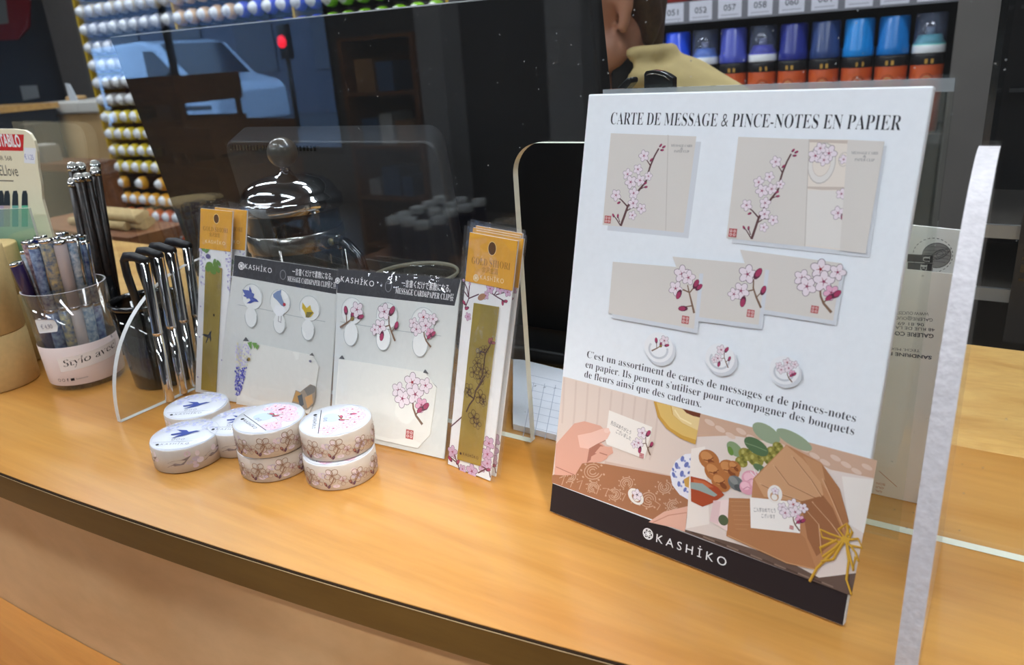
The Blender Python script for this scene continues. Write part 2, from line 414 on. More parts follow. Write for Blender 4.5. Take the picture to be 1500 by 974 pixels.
# added narrow spot, an invented fixture, standing in for sleeve glare on the worktop
SPX = Vector((1.40, -1.05, ZC-.10)); tgt = Vector((-.232, .262, 0)); d_ = (tgt-SPX).normalized()
t = thing('added_glare_spot', (SPX.x, SPX.y, ZC), 'added small white spotlight over the customer side, imitating glare on the counter', 'spotlight')
b = MB(); b.cyl((SPX.x, SPX.y, ZC-.0005), (SPX.x, SPX.y, ZC-.045), .03, M_LFRAME); b.build('mount', t)
b = MB(); b.lathe([(.030, 0), (.034, .10), (.030, .10), (.026, .012)], SPX-d_*.07, M_LFRAME, 24, d_); b.build('shade', t)
sl = bpy.data.lights.new('spot', 'SPOT'); so = bpy.data.objects.new('glare_spot_lamp', sl); COL.objects.link(so); so.parent = t
sl.energy = SPOT; sl.spot_size = math.radians(5.2); sl.spot_blend = 1.0; sl.shadow_soft_size = .03; sl.color = (1, .96, .88)
so.location = SPX + d_*.035 - Vector((SPX.x, SPX.y, ZC)); so.rotation_euler = d_.to_track_quat('-Z', 'Y').to_euler()

# =================================================================== THE COUNTER
def edge_y(x):                                    # gently bowed front edge
    return .1747 + .0476*(x+.5111) + .122*(x+.5111)**2
CX0, CX1, YJ, YB, TH = -1.5, .62, .452, .622, .0195
xs = [CX0+(CX1-CX0)*k/48 for k in range(49)]
b = MB()
out = [(x, edge_y(x), 0) for x in xs] + [(CX1, YJ, 0), (CX0, YJ, 0)]
b.prism(out, (0, 0, -TH), M_WOOD, M_WOOD)
wt = tag(b.build('counter_worktop'), 'orange beech worktop with a bowed front edge carrying the stationery', 'counter')
b = MB()                                          # dark edge band with its thin pale top line
o1 = [(x, edge_y(x)-.0012, -.0006) for x in xs]; o2 = [(x, edge_y(x)-.0001, -.0006) for x in xs][::-1]
b.prism(o1+o2, (0, 0, -TH+.0006), M_FASCIA); eb = b.build('edge_band', wt); eb['label'] = 'dark brown front edge band'
for z0, z1, m_, nm in ((-.0002, -.0007, mat('dark_seam', (44, 30, 18), .8, spec=.1), 'edge_seam'), (-.0008, -.0012, mat('pale_seam', (214, 190, 150), .5), 'edge_line')):
    b = MB(); b.prism([(x, edge_y(x)-.0015, z0) for x in xs] + [(x, edge_y(x)-.0002, z0) for x in xs][::-1], (0, 0, z1-z0), m_); b.build(nm, wt)
b = MB(); b.boxr((CX0, YJ+.0008, -.02), (CX1, YB, -.0005), M_WOOD2)
tag(b.build('back_worktop', bevel=.001), 'paler yellow wooden worktop strip behind the clear screen', 'counter')
b = MB(); op = [(x, edge_y(x)+.022, -TH-.0005) for x in xs]
b.prism(op + [(CX1, .60, -TH-.0005), (CX0, .60, -TH-.0005)], (0, 0, FL+TH+.001), M_PANEL)
tag(b.build('counter_front_panel'), 'pale tan curved panel under the dark counter edge', 'counter front')
b = MB()
zl = -.159
b.prism([(x, edge_y(x)-.20, zl) for x in xs] + [(x, edge_y(x)+.0215, zl) for x in xs][::-1], (0, 0, -.03), M_SHELFWOOD)
tag(b.build('lower_shelf'), 'orange wooden shelf ledge running along the foot of the tan panel', 'shelf')

# =================================================================== THE CLEAR SCREEN
YS, TS = .351, .005
OX0, OX1, OZ, OR = -.2285, -.052, .1795, .017
scr = thing('acrylic_screen', (-.5, YS+TS/2, 0), 'large clear acrylic screen with a pass-through opening standing on the counter', 'screen')
outl = [(-1.45, 0), (OX0, 0)]
outl += [(OX0, .02)] + [(OX0+OR-OR*math.cos(a), OZ-OR+OR*math.sin(a)) for a in [PI/2*k/10 for k in range(11)]]
outl += [(OX1-OR+OR*math.sin(a), OZ-OR+OR*math.cos(a)) for a in [PI/2*k/10 for k in range(11)]] + [(OX1, .02), (OX1, 0), (.6, 0), (.6, .9), (-1.45, .9)]
b = MB(); b.prism([(x, YS, z+.0003) for x, z in outl], (0, TS, 0), M_PANE, M_EDGE); pane = b.build('pane', scr)
def fin(x0, x1, ry, rz, edge, nm):
    pr = [(YS-.0004, .0003)] + [(YS-.0004-ry*math.cos(a)**.92, .0003+rz*math.sin(a)**.95) for a in [PI/2*k/24 for k in range(25)]]
    b = MB(); b.prism([(x0, y, z) for y, z in pr], (x1-x0, 0, 0), M_ACRYL, edge); return b.build('support_fin', scr)
fin(-.5090, -.5045, .0985, .0955, M_EDGEL, 'l')
fin(-.0138, -.0066, .0985, .179, M_EDGEW, 'r')

# =================================================================== THE POSTER
PBL = onz(805, 752); PBR = onz(1235, 921); PU = (PBR-PBL).normalized(); PWID = (PBR-PBL).length
th = math.radians(13.25); PBK = Vector((-PU.y, PU.x, 0)); PV = (PBK*math.sin(th) + Vector((0, 0, 1))*math.cos(th)).normalized()
PN = PU.cross(PV).normalized(); PHT = .2085; PT = .0036
PBL.z = .0012
pos = thing('poster_stand', PBL + PU*PWID/2 + PBK*.025, 'white advertising board with cherry blossom pictures and a black foot band, tallest on the counter', 'poster')
pos.location.z = 0
b = MB()
cs = [PBL, PBL+PU*PWID, PBL+PU*PWID+PV*PHT, PBL+PV*PHT]
b.prism(cs, -PN*PT, M_WHITE); board = b.build('board', pos, bevel=.0007)
b = MB()                                           # folded easel leg behind
m0 = PBL+PU*PWID/2 - PN*(PT+.0004)
foot = m0 + PBK*.044; foot.z = .0006
tp = m0 + PV*.128; sw = PU*.03
b.prism([tp-sw*.6, tp+sw*.6, foot+sw, foot-sw], PBK*.0015, M_WHITE); b.build('easel_leg', pos)

CV = Canvas(PBL, PU, PV)
# ---- heading
CV.tpx(serif('CARTE DE MESSAGE & PINCE-NOTES EN PAPIER'), (894, 182), (1319, 191), 16.3, INK_D, offset=-.011)
hd = CV.build('printed_heading', pos)
# ---- product pictures
CARD = ink((219, 213, 206)); CARDL = ink((228, 223, 217)); CARDD = ink((196, 188, 180)); SHD = ink((214, 217, 222)); TRAY = ink((232, 222, 211)); TRAYD = ink((205, 190, 178)); GREY_T = ink((142, 138, 138))
c5 = cr(860, 140, 2.778)
def branch(c, f, s=1.0):
    def q(*pts): return [f(*p) for p in pts]
    def L(pts, w): c.lpx(q(*pts), w*s, INK_BR, w*s*.6)
    L([(137, 530), (150, 495), (165, 452), (190, 412), (215, 380), (240, 350), (250, 310), (258, 285), (275, 245), (292, 215)], 3.6)
    L([(165, 452), (140, 425), (120, 410)], 2.2); L([(137, 530), (118, 500), (108, 488)], 1.8); L([(133, 515), (126, 492)], 1.5)
    L([(160, 470), (185, 455), (215, 458)], 1.8); L([(240, 350), (215, 345)], 1.8); L([(212, 382), (240, 370)], 1.6); L([(258, 285), (238, 255)], 1.8)
    for x, y, r, t in [(165, 320, 21, .3), (207, 300, 20, 1.2), (178, 352, 25, .8), (216, 345, 22, 2.), (250, 328, 17, .2), (190, 397, 22, 1.5), (188, 438, 22, .5), (222, 460, 20, .9), (185, 487, 18, .1), (118, 405, 22, 2.2), (232, 245, 22, 1.9)]:
        p = f(x, y); c.blossom(c.px(*p), r/2.778*s*c.mpp(*p)*1.02, t)
    for x, y, a in [(300, 203, .9), (313, 209, .5), (306, 222, .1), (240, 372, .2), (237, 357, .4), (130, 436, 3.6), (108, 488, 2.2), (126, 490, 1.6), (262, 262, .9)]:
        p = f(x, y); c.bud(c.px(*p), 8.5/2.778*s*c.mpp(*p), a)
def sprig(c, x, y, k, kind):
    """one cut twig with blossoms, k = photo pixels of its radius"""
    m = c.mpp(x, y)*k; u, w = c.px(x, y)
    def Q(a, d): return (u+a*m, w+d*m)
    br = ink((128, 100, 80))
    if kind == 0:      # blossoms above, buds on a long twig
        c.line([Q(.95, -1.1), Q(.75, -.6), Q(.5, 0), Q(.35, .4)], m*.13, br, m*.06); c.line([Q(.5, 0), Q(.1, .1)], m*.08, br); c.line([Q(.8, -.7), Q(.35, -.85)], m*.07, br); c.line([Q(.55, .0), Q(.85, .45)], m*.07, br)
        c.blossom(Q(-.05, .95), m*.5, .4); c.blossom(Q(.35, .8), m*.42, 1.5); c.blossom(Q(-.35, .1), m*.42, 2.4); c.bud(Q(-.1, -.2), m*.3, 4.4); c.bud(Q(.85, .5), m*.3, 1.2); c.bud(Q(1.05, .35), m*.26, .8); c.bud(Q(.25, -.95), m*.3, 3.3)
    elif kind == 1:
        c.line([Q(.95, -1.05), Q(.6, -.5), Q(.35, 0), Q(.3, .5)], m*.13, br, m*.07); c.line([Q(.35, -.1), Q(-.3, -.35)], m*.08, br); c.line([Q(.6, -.5), Q(.9, -.1)], m*.07, br)
        c.blossom(Q(-.1, .75), m*.55, .2); c.bud(Q(.5, .85), m*.38, 1.1); c.blossom(Q(-.35, -.25), m*.5, 1.0); c.blossom(Q(-.75, -.5), m*.38, 2.0); c.bud(Q(-.15, -.85), m*.34, 4.6); c.bud(Q(.95, -.05), m*.3, 1.3)
    elif kind == 2:    # the full ball of bloom
        c.line([Q(.95, -1.35), Q(.5, -.95), Q(.3, -.6), Q(.2, -.15)], m*.14, br, m*.09); c.line([Q(.5, -.9), Q(.75, -.55)], m*.07, br)
        c.ell(Q(.15, -.15), m*.2, m*.12, INK_OL, .6)
        c.blossom(Q(-.75, .2), m*.44, .1); c.blossom(Q(-.45, -.2), m*.5, .9); c.blossom(Q(.1, .75), m*.52, 1.57, core=ink((170, 40, 50))); c.blossom(Q(.35, .15), m*.55, .4); c.blossom(Q(.95, .7), m*.42, 1.3); c.blossom(Q(.8, -.35), m*.4, 2.2, petal=ink((226, 172, 196)))
        c.bud(Q(1.05, -.4), m*.3, .8); c.bud(Q(.75, -.6), m*.26, 3.9)
    elif kind == 3:    # small bud twig
        c.line([Q(-.9, -.7), Q(-.3, -.3), Q(.2, .1)], m*.15, br, m*.08); c.line([Q(-.35, -.3), Q(-.45, .3)], m*.08, br)
        c.bud(Q(-.5, .5), m*.33, 1.8); c.bud(Q(.15, .35), m*.36, 1.2); c.blossom(Q(.45, .65), m*.55, .8); c.bud(Q(.8, .2), m*.3, .4); c.ell(Q(.1, 0), m*.18, m*.14, INK_OL, .5)
CV = Canvas(PBL, PU, PV, h0=2e-5)
def case(c, q, seam):
    sh = [(x+7, y+8) for x, y in q]; c.ppx(sh, SHD); c.ppx(q, CARD); c.lpx(seam, 1.0, CARDD)
case(CV, c5((97, 153), (445, 166), (393, 558), (63, 526)), c5((330, 160), (320, 550)))
branch(CV, lambda x, y: (860+x/2.778, 140+y/2.778))
seal(CV, 890.5, 321.5, 5)
for s_, y, w in (('MESSAGE CARD', 208, 31), ('&', 220, 4), ('PAPER CLIP', 231, 22)):
    cxx = 860+385/2.778; yy = 140+y/2.778; CV.tpx(serif(s_), (cxx-w/2, yy), (cxx+w/2, yy+.6), 3.3, GREY_T, offset=-.005)
# opened case
CV.ppx(c5((640, 190), (1220, 205), (1150, 660), (590, 600)), SHD)
CV.ppx(c5((900, 178), (1065, 180), (1035, 630), (885, 612)), TRAY)
CV.ppx(c5((905, 178), (1062, 182), (1060, 196), (906, 190)), TRAYD); CV.ppx(c5((897, 370), (1048, 372), (1048, 384), (955, 384), (897, 378)), TRAYD)
CV.ppx(c5((888, 384), (1046, 388), (1033, 624), (886, 608)), CARDL)
p = c5((955, 275))[0]; u, w = CV.px(*p); k = CV.mpp(*p)
for rr, mm in ((34, CARDD), (32, CARDL), (22, TRAYD), (21, TRAY)): CV.ell((u, w), rr*k*.6, rr*k*.9, mm, 0, 22)
for x, y, r, t in ((930, 245, 11, .3), (985, 235, 12, 1.2), (950, 215, 9, 2.), (965, 262, 9, .8)):
    p = c5((x, y))[0]; CV.blossom(CV.px(*p), r*CV.mpp(*p), t)
p = c5((1045, 260))[0]; CV.ring(CV.px(*p), 7*k, 10*k, 1*k, CARDD); CV.blossom(CV.px(*p), 7*k, .6)
p = c5((1022, 478))[0]; CV.blossom(CV.px(*p), 10*k, .6); p = c5((1036, 400))[0]; CV.blossom(CV.px(*p), 8*k, .2); CV.bud(CV.px(*c5((1042, 495))[0]), 6*k, 5)
CV.ppx(c5((617, 168), (905, 178), (887, 614), (568, 580)), CARD); CV.lpx(c5((905, 178), (887, 614)), 1.2, CARDD)
branch(CV, lambda x, y: (860+((x-75)*1.04+606)/2.778, 140+((y-195)*1.10+215)/2.778), 1.06)
seal(CV, 1074, 341, 6)
CV.ppx(c5((1062, 180), (1212, 187), (1135, 643), (1030, 630)), CARD)
for s_, y, w in (('MESSAGE CARD', 238, 39), ('&', 252, 5), ('PAPER CLIP', 266, 29)):
    cxx = 860+1130/2.778; yy = 140+y/2.778; CV.tpx(serif(s_), (cxx-w/2, yy), (cxx+w/2, yy+.9), 4.0, GREY_T, offset=-.005)
# three message cards
for q in (c5((625, 627), (1038, 682), (1003, 915), (705, 868)), c5((350, 655), (730, 690), (700, 932), (440, 898)), c5((108, 676), (462, 705), (438, 948), (90, 885))):
    CV.ppx([(x+5, y+7) for x, y in q], SHD)
    CV.ppx(q, CARD)
    if q[0][0] > 1050: sprig(CV, *c5((935, 765))[0], 29, 2); seal(CV, *c5((928, 870))[0], 5.5)
    elif q[0][0] > 950: sprig(CV, *c5((655, 780))[0], 25, 1); seal(CV, *c5((668, 886))[0], 5.5)
    else: sprig(CV, *c5((385, 795))[0], 25, 0); seal(CV, *c5((403, 912))[0], 5.5)
c6 = cr(800, 450, 2.996)
for (x, y), kd in zip(c6((497, 175), (766, 222), (1048, 275)), (3, 1, 2)):
    u, w = CV.px(x, y); k = CV.mpp(x, y)
    CV.ell((u+4*k, w-4*k), 22*k, 21*k, SHD, 0, 24); CV.ell((u, w), 22*k, 21*k, ink((238, 239, 241)), 0, 24); CV.ring((u, w-3*k), 14*k, 12*k, 3*k, ink((204, 207, 212)), a0=2.6, a1=6.6)
    sprig(CV, x+2, y-2, 13, kd)
CV.build('printed_pictures', pos)
# ---- running text
CV = Canvas(PBL, PU, PV, h0=2e-5)
CV.tpx(serif('C’est un assortiment de cartes de messages et de pinces-notes'), (859.5, 523.5), (1253, 618.5), 9.6, INK_D, offset=-.010)
CV.tpx(serif('en papier. Ils peuvent s’utiliser pour accompagner des bouquets'), (857.5, 538), (1250.5, 637.5), 9.6, INK_D, offset=-.010)
CV.tpx(serif('de fleurs ainsi que des cadeaux.'), (855.8, 552.3), (1027, 597), 9.6, INK_D, offset=-.010)
CV.build('printed_text', pos)
# ---- the two photographs
c7 = cr(800, 600, 2.996)
def P7(c, col, *pts): c.ppx(c7(*pts), ink(col))
def E7(c, col, x, y, rx, ry, rot=0.):
    p = c7((x, y))[0]; k = c.mpp(*p)/2.996; c.ell(c.px(*p), rx*k, ry*k, ink(col), -math.radians(rot), 20)
def L7(c, col, w, *pts): c.lpx(c7(*pts), w/2.996, ink(col))
CV = Canvas(PBL, PU, PV, h0=2e-5); c = CV
P7(c, (224, 206, 194), (75, -146), (680, 16), (612, 535), (25, 320))
for i in range(9): L7(c, (216, 196, 184), 9, (80+i*52, -140+i*14), (75+i*50, -10+i*20), (70+i*48, 60+i*20))
P7(c, (212, 186, 172), (258, 225), (548, 288), (546, 300), (256, 238))
P7(c, (170, 117, 84), (26, 288), (180, 228), (260, 238), (548, 292), (600, 345), (642, 400), (612, 535), (25, 320))
PAIS = (206, 168, 142)
def paisley(x, y, r, a0):
    for rr in (r, r*.66, r*.36):
        L7(c, PAIS, 4, *[(x+math.cos(a0+t)*rr*(1-.04*t), y+math.sin(a0+t)*rr*.8) for t in [k*.45 for k in range(13)]])
    for k in range(8):
        t = a0+k*.75; E7(c, PAIS, x+math.cos(t)*r*1.22, y+math.sin(t)*r*.98, r*.12, r*.10)
for a_ in ((205, 272, 42, .3), (355, 322, 30, 2.), (450, 395, 40, 1.), (300, 372, 30, 4.), (105, 292, 30, 3.), (520, 340, 32, 5.), (210, 340, 26, 1.4), (560, 420, 30, .5)): paisley(*a_)
for i in range(14): L7(c, PAIS, 3.5, (60+i*38, 300+i*9), (85+i*38, 285+i*12), (70+i*38, 330+i*10))
SK = (221, 168, 148); SKD = (176, 118, 100); SKL = (236, 194, 178)
P7(c, SK, (38, 285), (45, 150), (125, 60), (170, 50), (240, 70), (262, 92), (235, 140), (262, 160), (290, 165), (296, 190), (275, 202), (268, 215), (240, 230), (185, 232), (160, 235), (130, 285), (75, 288))
P7(c, SKD, (190, 175), (232, 148), (262, 165), (292, 168), (294, 188), (268, 196), (236, 190), (205, 215), (180, 232))
P7(c, SK, (215, 190), (240, 160), (290, 163), (296, 186), (270, 200)); P7(c, SK, (200, 205), (235, 185), (268, 200), (262, 215), (225, 232), (195, 230))
L7(c, SKD, 4, (236, 188), (270, 199)); L7(c, SKD, 3, (45, 250), (90, 270), (125, 285))
P7(c, (241, 234, 226), (278, 2), (468, 76), (434, 216), (268, 152), (262, 130))
P7(c, SKL, (140, 112), (200, 100), (250, 82), (276, 80), (284, 100), (270, 128), (225, 152), (190, 172), (150, 165)); E7(c, (240, 205, 192), 268, 92, 13, 9, -20)
L7(c, SKD, 3, (190, 172), (225, 152), (262, 134))
c.tpx('先日はありがとう', c7((284, 62))[0], c7((372, 108))[0], 4.6, ink((90, 84, 84))); c.tpx('ございました', c7((308, 100))[0], c7((372, 134))[0], 4.6, ink((90, 84, 84)))
sprig(c, *c7((424, 138))[0], 15, 1); seal(c, *c7((421, 201))[0], 3.2)
P7(c, (204, 156, 72), (474, -38), (492, 32), (530, 82), (590, 125), (657, 152), (680, 16)); P7(c, (222, 186, 110), (486, -32), (504, 28), (545, 78), (600, 112), (660, 132), (668, 90), (600, 60), (556, 20), (548, -18))
P7(c, (232, 206, 150), (552, -17), (560, 22), (600, 58), (667, 90), (678, 32), (628, 6)); P7(c, (110, 58, 40), (600, -5), (618, 14), (645, 26), (677, 34), (680, 16)); L7(c, (246, 226, 180), 6, (566, 0), (590, 36), (640, 62))
P7(c, (233, 231, 238), (657, 190), (612, 194), (570, 225), (546, 278), (556, 330), (588, 372), (629, 396))
for x, y, r in ((600, 215, 13), (575, 245, 14), (618, 240, 14), (562, 285, 12), (598, 280, 14), (585, 325, 12), (612, 350, 11), (640, 215, 10), (630, 275, 9), (560, 262, 8), (606, 315, 8)):
    E7(c, (112, 122, 182), x, y, r, r*.6, 40+x); E7(c, (150, 158, 204), x+10, y+9, r*.5, r*.4)
P7(c, (206, 160, 84), (606, 305), (640, 285), (634, 345), (612, 335))
E7(c, (236, 230, 222), 396, 380, 38, 30, 25); E7(c, (170, 117, 84), 398, 386, 22, 16, 25); E7(c, (236, 230, 222), 398, 388, 15, 12); p = c7((402, 372))[0]; c.blossom(c.px(*p), 8*c.mpp(*p), .4, core=ink((70, 50, 66)))
P7(c, (226, 178, 158), (452, 492), (520, 446), (624, 422), (612, 535), (560, 516)); L7(c, (202, 146, 126), 4, (470, 494), (540, 462), (620, 450))
# right photograph
P7(c, (226, 212, 203), (680, 16), (1455, 222), (1342, 815), (612, 535))
P7(c, (206, 170, 146), (680, 16), (1455, 222), (1441, 300), (1250, 262), (1040, 150), (820, 112), (664, 118))
for i in range(16): E7(c, (222, 196, 178), 720+i*46, 55+i*13+(i % 3)*16, 24, 11, 15)
P7(c, (104, 84, 74), (612, 524), (700, 548), (850, 590), (1050, 655), (1200, 735), (1362, 715), (1342, 815), (612, 535))
for i in range(12): L7(c, (140, 118, 104) if i % 2 else (80, 62, 54), 6, (640+i*52, 535+i*20), (690+i*52, 556+i*20))
P7(c, (238, 228, 219), (640, 170), (700, 160), (720, 500), (618, 520)); P7(c, (236, 228, 220), (1300, 290), (1440, 305), (1396, 540), (1330, 500))
GR = (86, 112, 78); GRL = (152, 166, 138)
E7(c, GRL, 968, 102, 66, 36, 20); E7(c, GRL, 1090, 130, 84, 30, 16); E7(c, (136, 156, 116), 830, 172, 40, 26, 30); E7(c, (106, 140, 66), 812, 180, 20, 12, 60)
for x, y, r in ((880, 195, 34), (922, 218, 36), (1000, 186, 32), (860, 228, 28), (950, 200, 30), (1020, 160, 24), (985, 220, 28)):
    E7(c, (146, 138, 66), x, y, r, r*.8, 10)
    for k in range(5): E7(c, (182, 172, 96) if k % 2 else (112, 110, 48), x+r*.55*math.cos(k*1.3), y+r*.5*math.sin(k*1.3), r*.28, r*.2, k*30)
E7(c, GR, 925, 160, 58, 32, 20); L7(c, (124, 146, 110), 4, (876, 144), (925, 160), (972, 180)); E7(c, (96, 120, 86), 942, 256, 32, 16, 15)
for x, y, r in ((718, 218, 48), (742, 272, 46), (806, 262, 48), (770, 318, 44), (830, 250, 30)):
    E7(c, (176, 112, 64), x, y, r, r*.85, 20); E7(c, (202, 140, 86), x-r*.2, y-r*.25, r*.6, r*.45, 20); E7(c, (134, 76, 42), x+r*.25, y+r*.3, r*.42, r*.25, 30); L7(c, (120, 66, 38), 4, (x-r*.5, y), (x, y+r*.1), (x+r*.4, y-r*.2))
P7(c, (168, 76, 46), (638, 290), (700, 305), (758, 340), (786, 372), (742, 404), (690, 424), (640, 400)); P7(c, (196, 104, 66), (650, 302), (700, 312), (740, 338), (700, 340), (652, 322)); P7(c, (152, 166, 160), (637, 316), (690, 322), (756, 372), (742, 380), (672, 352), (638, 344))
E7(c, (112, 116, 116), 836, 320, 36, 30, 20); E7(c, (140, 142, 138), 826, 308, 22, 14, 30); E7(c, (84, 88, 88), 850, 342, 22, 14, 10)
for x, y, r in ((905, 305, 44), (886, 340, 34), (928, 330, 34)): E7(c, (226, 164, 180), x, y, r, r*.9); E7(c, (240, 194, 204), x-8, y-8, r*.6, r*.5); L7(c, (196, 122, 144), 3, (x-r*.5, y+r*.2), (x, y-r*.1), (x+r*.5, y+r*.1))
L7(c, (240, 240, 236), 3, (928, 292), (915, 260)); L7(c, (240, 240, 236), 3, (932, 290), (940, 262)); L7(c, (240, 240, 236), 3, (925, 295), (900, 270))
KR = (188, 134, 94); KRL = (206, 158, 118); KRD = (156, 104, 70)
P7(c, KR, (912, 300), (1058, 152), (1210, 230), (1292, 345), (1330, 490), (1312, 590), (1192, 702), (1060, 672), (795, 552), (806, 385), (905, 388))
P7(c, KRL, (918, 302), (1058, 155), (1130, 215), (1204, 300), (1220, 372), (1120, 402), (960, 380))
P7(c, (196, 146, 106), (1130, 200), (1210, 232), (1260, 330), (1235, 350), (1170, 270))
P7(c, (170, 118, 80), (1212, 235), (1292, 345), (1332, 490), (1306, 500), (1262, 400), (1230, 320)); P7(c, KRD, (1122, 400), (1220, 375), (1262, 430), (1310, 545), (1190, 640), (1150, 560))
for q in (((1130, 420), (1200, 500), (1210, 620)), ((1170, 400), (1250, 490), (1300, 560)), ((1215, 300), (1260, 400), (1310, 520)), ((1080, 200), (1160, 300), (1210, 380)), ((1000, 240), (1060, 320), (1180, 380)), ((940, 320), (1020, 360), (1120, 395))): L7(c, (214, 170, 132), 4, *q); L7(c, (150, 98, 64), 3, *[(x+8, y+6) for x, y in q])
P7(c, (178, 124, 84), (806, 385), (905, 388), (902, 516), (1117, 540), (1140, 560), (1190, 700), (1060, 672), (795, 552)); L7(c, (204, 160, 120), 3, (800, 548), (1060, 668), (1188, 698))
for i in range(7): L7(c, (190, 138, 98), 3, (812+i*4, 400+i*20), (905-(i > 5)*20, 402+i*20))
P7(c, (238, 216, 212), (738, 396), (806, 392), (799, 530), (722, 486)); P7(c, (226, 196, 196), (738, 396), (770, 400), (760, 500), (722, 486)); E7(c, (86, 98, 70), 782, 482, 22, 23)
P7(c, (243, 238, 232), (899, 382), (1118, 404), (1118, 539), (902, 516))
c.tpx('ご入学おめでとう', c7((916, 444))[0], c7((1012, 448))[0], 5, ink((96, 92, 92))); c.tpx('ございます', c7((950, 470))[0], c7((1010, 474))[0], 4.6, ink((96, 92, 92)))
sprig(c, *c7((1078, 448))[0], 17, 2); seal(c, *c7((1081, 514))[0], 2.8)
p = c7((1008, 368))[0]; k = c.mpp(*p)/2.996; c.ell(c.px(*p), 32*k, 40*k, ink((238, 232, 226)), 0, 22); c.ell((c.px(*p)[0], c.px(*p)[1]-10*k), 19*k, 20*k, KRM if False else ink((200, 158, 122)), 0, 18); c.ell((c.px(*p)[0], c.px(*p)[1]-14*k), 13*k, 13*k, ink((238, 232, 226)), 0, 16); c.blossom((c.px(*p)[0], c.px(*p)[1]+14*k), 17*k, .5)
RB = (214, 168, 62); RBD = (176, 128, 36)
for q in (((1310, 565), (1240, 640), (1190, 690), (1158, 748)), ((1318, 570), (1330, 660), (1320, 740), (1342, 806)), ((1312, 562), (1250, 540), (1205, 520), (1215, 555), (1290, 575)), ((1310, 560), (1270, 600), (1215, 640), (1205, 600), (1280, 565)),
          ((1318, 560), (1330, 500), (1345, 530), (1325, 575)), ((1322, 566), (1372, 560), (1388, 600), (1340, 590)), ((1322, 572), (1360, 620), (1372, 660)), ((1315, 560), (1285, 520), (1322, 495), (1330, 545)), ((1308, 572), (1262, 650), (1210, 660)), ((1320, 575), (1350, 700), (1360, 640))):
    L7(c, RBD, 9, *[(x+3, y+4) for x, y in q]); L7(c, RB, 7, *q)
E7(c, RB, 1316, 566, 18, 15)
c.build('printed_photographs', pos)
# ---- foot band
c = Canvas(PBL, PU, PV, h0=2e-5)
BANDC = ink((42, 34, 36)); wl = c.px(*c7((25, 322))[0])[1]; wr = c.px(*c7((1342, 816))[0])[1]
c.poly([(.0003, .0004), (PWID-.0003, .0004), (PWID-.0003, wr), (.0003, wl)], BANDC)
p = c7((447, 545))[0]; k = c.mpp(*p)
mark(c, *c.px(*p), 7.3*k, INK_W)
c.tpx('KASHİKO', (961, 793.5), (1063.5, 830), 11.5, INK_W, space=1.5)
c.build('foot_band', pos)

# clear acrylic back sheet standing just behind the board
HY = .3435
tl = ony(884, 131, HY); tr = ony(1400, 114, HY); bl = Vector((tl.x, HY, .0006)); br_ = Vector((tr.x, HY, .0006))
t = thing('acrylic_holder', (tl+tr)/2*1, 'clear acrylic upright sheet rising just behind the white poster board', 'holder'); t.location.z = 0
b = MB(); b.prism([bl, br_, tr, tl], (0, .002, 0), M_ACRYL, M_ACRYL); b.build('back_sheet', t)
b = MB(); b.prism([tl-Vector((0, 0, .0048)), tr-Vector((0, 0, .0048)), tr, tl], (0, -.0008, 0), clear('frosted_lip', (236, 240, 242), rough=.1, haze=.34, hazecol=(196, 202, 206))); b.build('top_lip', t)

# =================================================================== CARD AND CLIP PACKS
def plane_from(BL, BR, lean):
    a = onz(*BL); bb = onz(*BR); U = (bb-a); U.z = 0; U.normalize(); B = Vector((-U.y, U.x, 0))
    t = math.radians(lean); return a, U, B, (B*math.sin(t)+Vector((0, 0, 1))*math.cos(t)).normalized()
def sleeve(C, quad, name, root, amp=.0011, gap=.0013, seed=0, back=.0012):
    """wrinkled clear bag around a flat card; quad in plane metres, TL TR BR BL"""
    tl, tr, br, bl = [Vector((q[0], q[1], 0)) for q in quad]
    rnd = random.Random(seed); ph = [rnd.uniform(0, 6.3) for _ in range(8)]
    def fn(i, j, sgn):
        q = bl.lerp(br, i).lerp(tl.lerp(tr, i), j)
        e = min(i, 1-i, j, 1-j); k = min(1, e*9)
        d = amp*(math.sin(9*i+5*j+ph[0])+math.sin(-7*i+13*j+ph[1])*.7+math.sin(21*i+8*j+ph[2])*.35+math.sin(4*i-24*j+ph[3])*.3)*.4
        return C.P(q.x, q.y, sgn*(gap*k + max(-.6*gap, d)*k) + (0 if sgn > 0 else -back*.2))
    b = MB(); b.grid(lambda i, j: fn(i, j, 1), 22, 30, M_SLEEVE); b.grid(lambda i, j: fn(i, j, -1), 6, 8, M_SLEEVE)
    return b.build(name, root, fix=False)
cA = cr(320, 340, 4.406); cB = cr(460, 360, 4.406); cC = cr(460, 520, 4.406); c8 = cr(200, 480, 3.745)
KITC = mat('pack_backing_card', (216, 218, 214), .6, var=.015, scale=300); HDR = ink((58, 58, 62), .45); MSG = mat('message_card', (232, 231, 224), .6, var=.01, scale=300, bump=.04)
TABC = ink((92, 92, 96)); CLP = mat('paper_clip_card', (234, 236, 234), .55, var=.01, scale=200); CLS = ink((176, 182, 182))
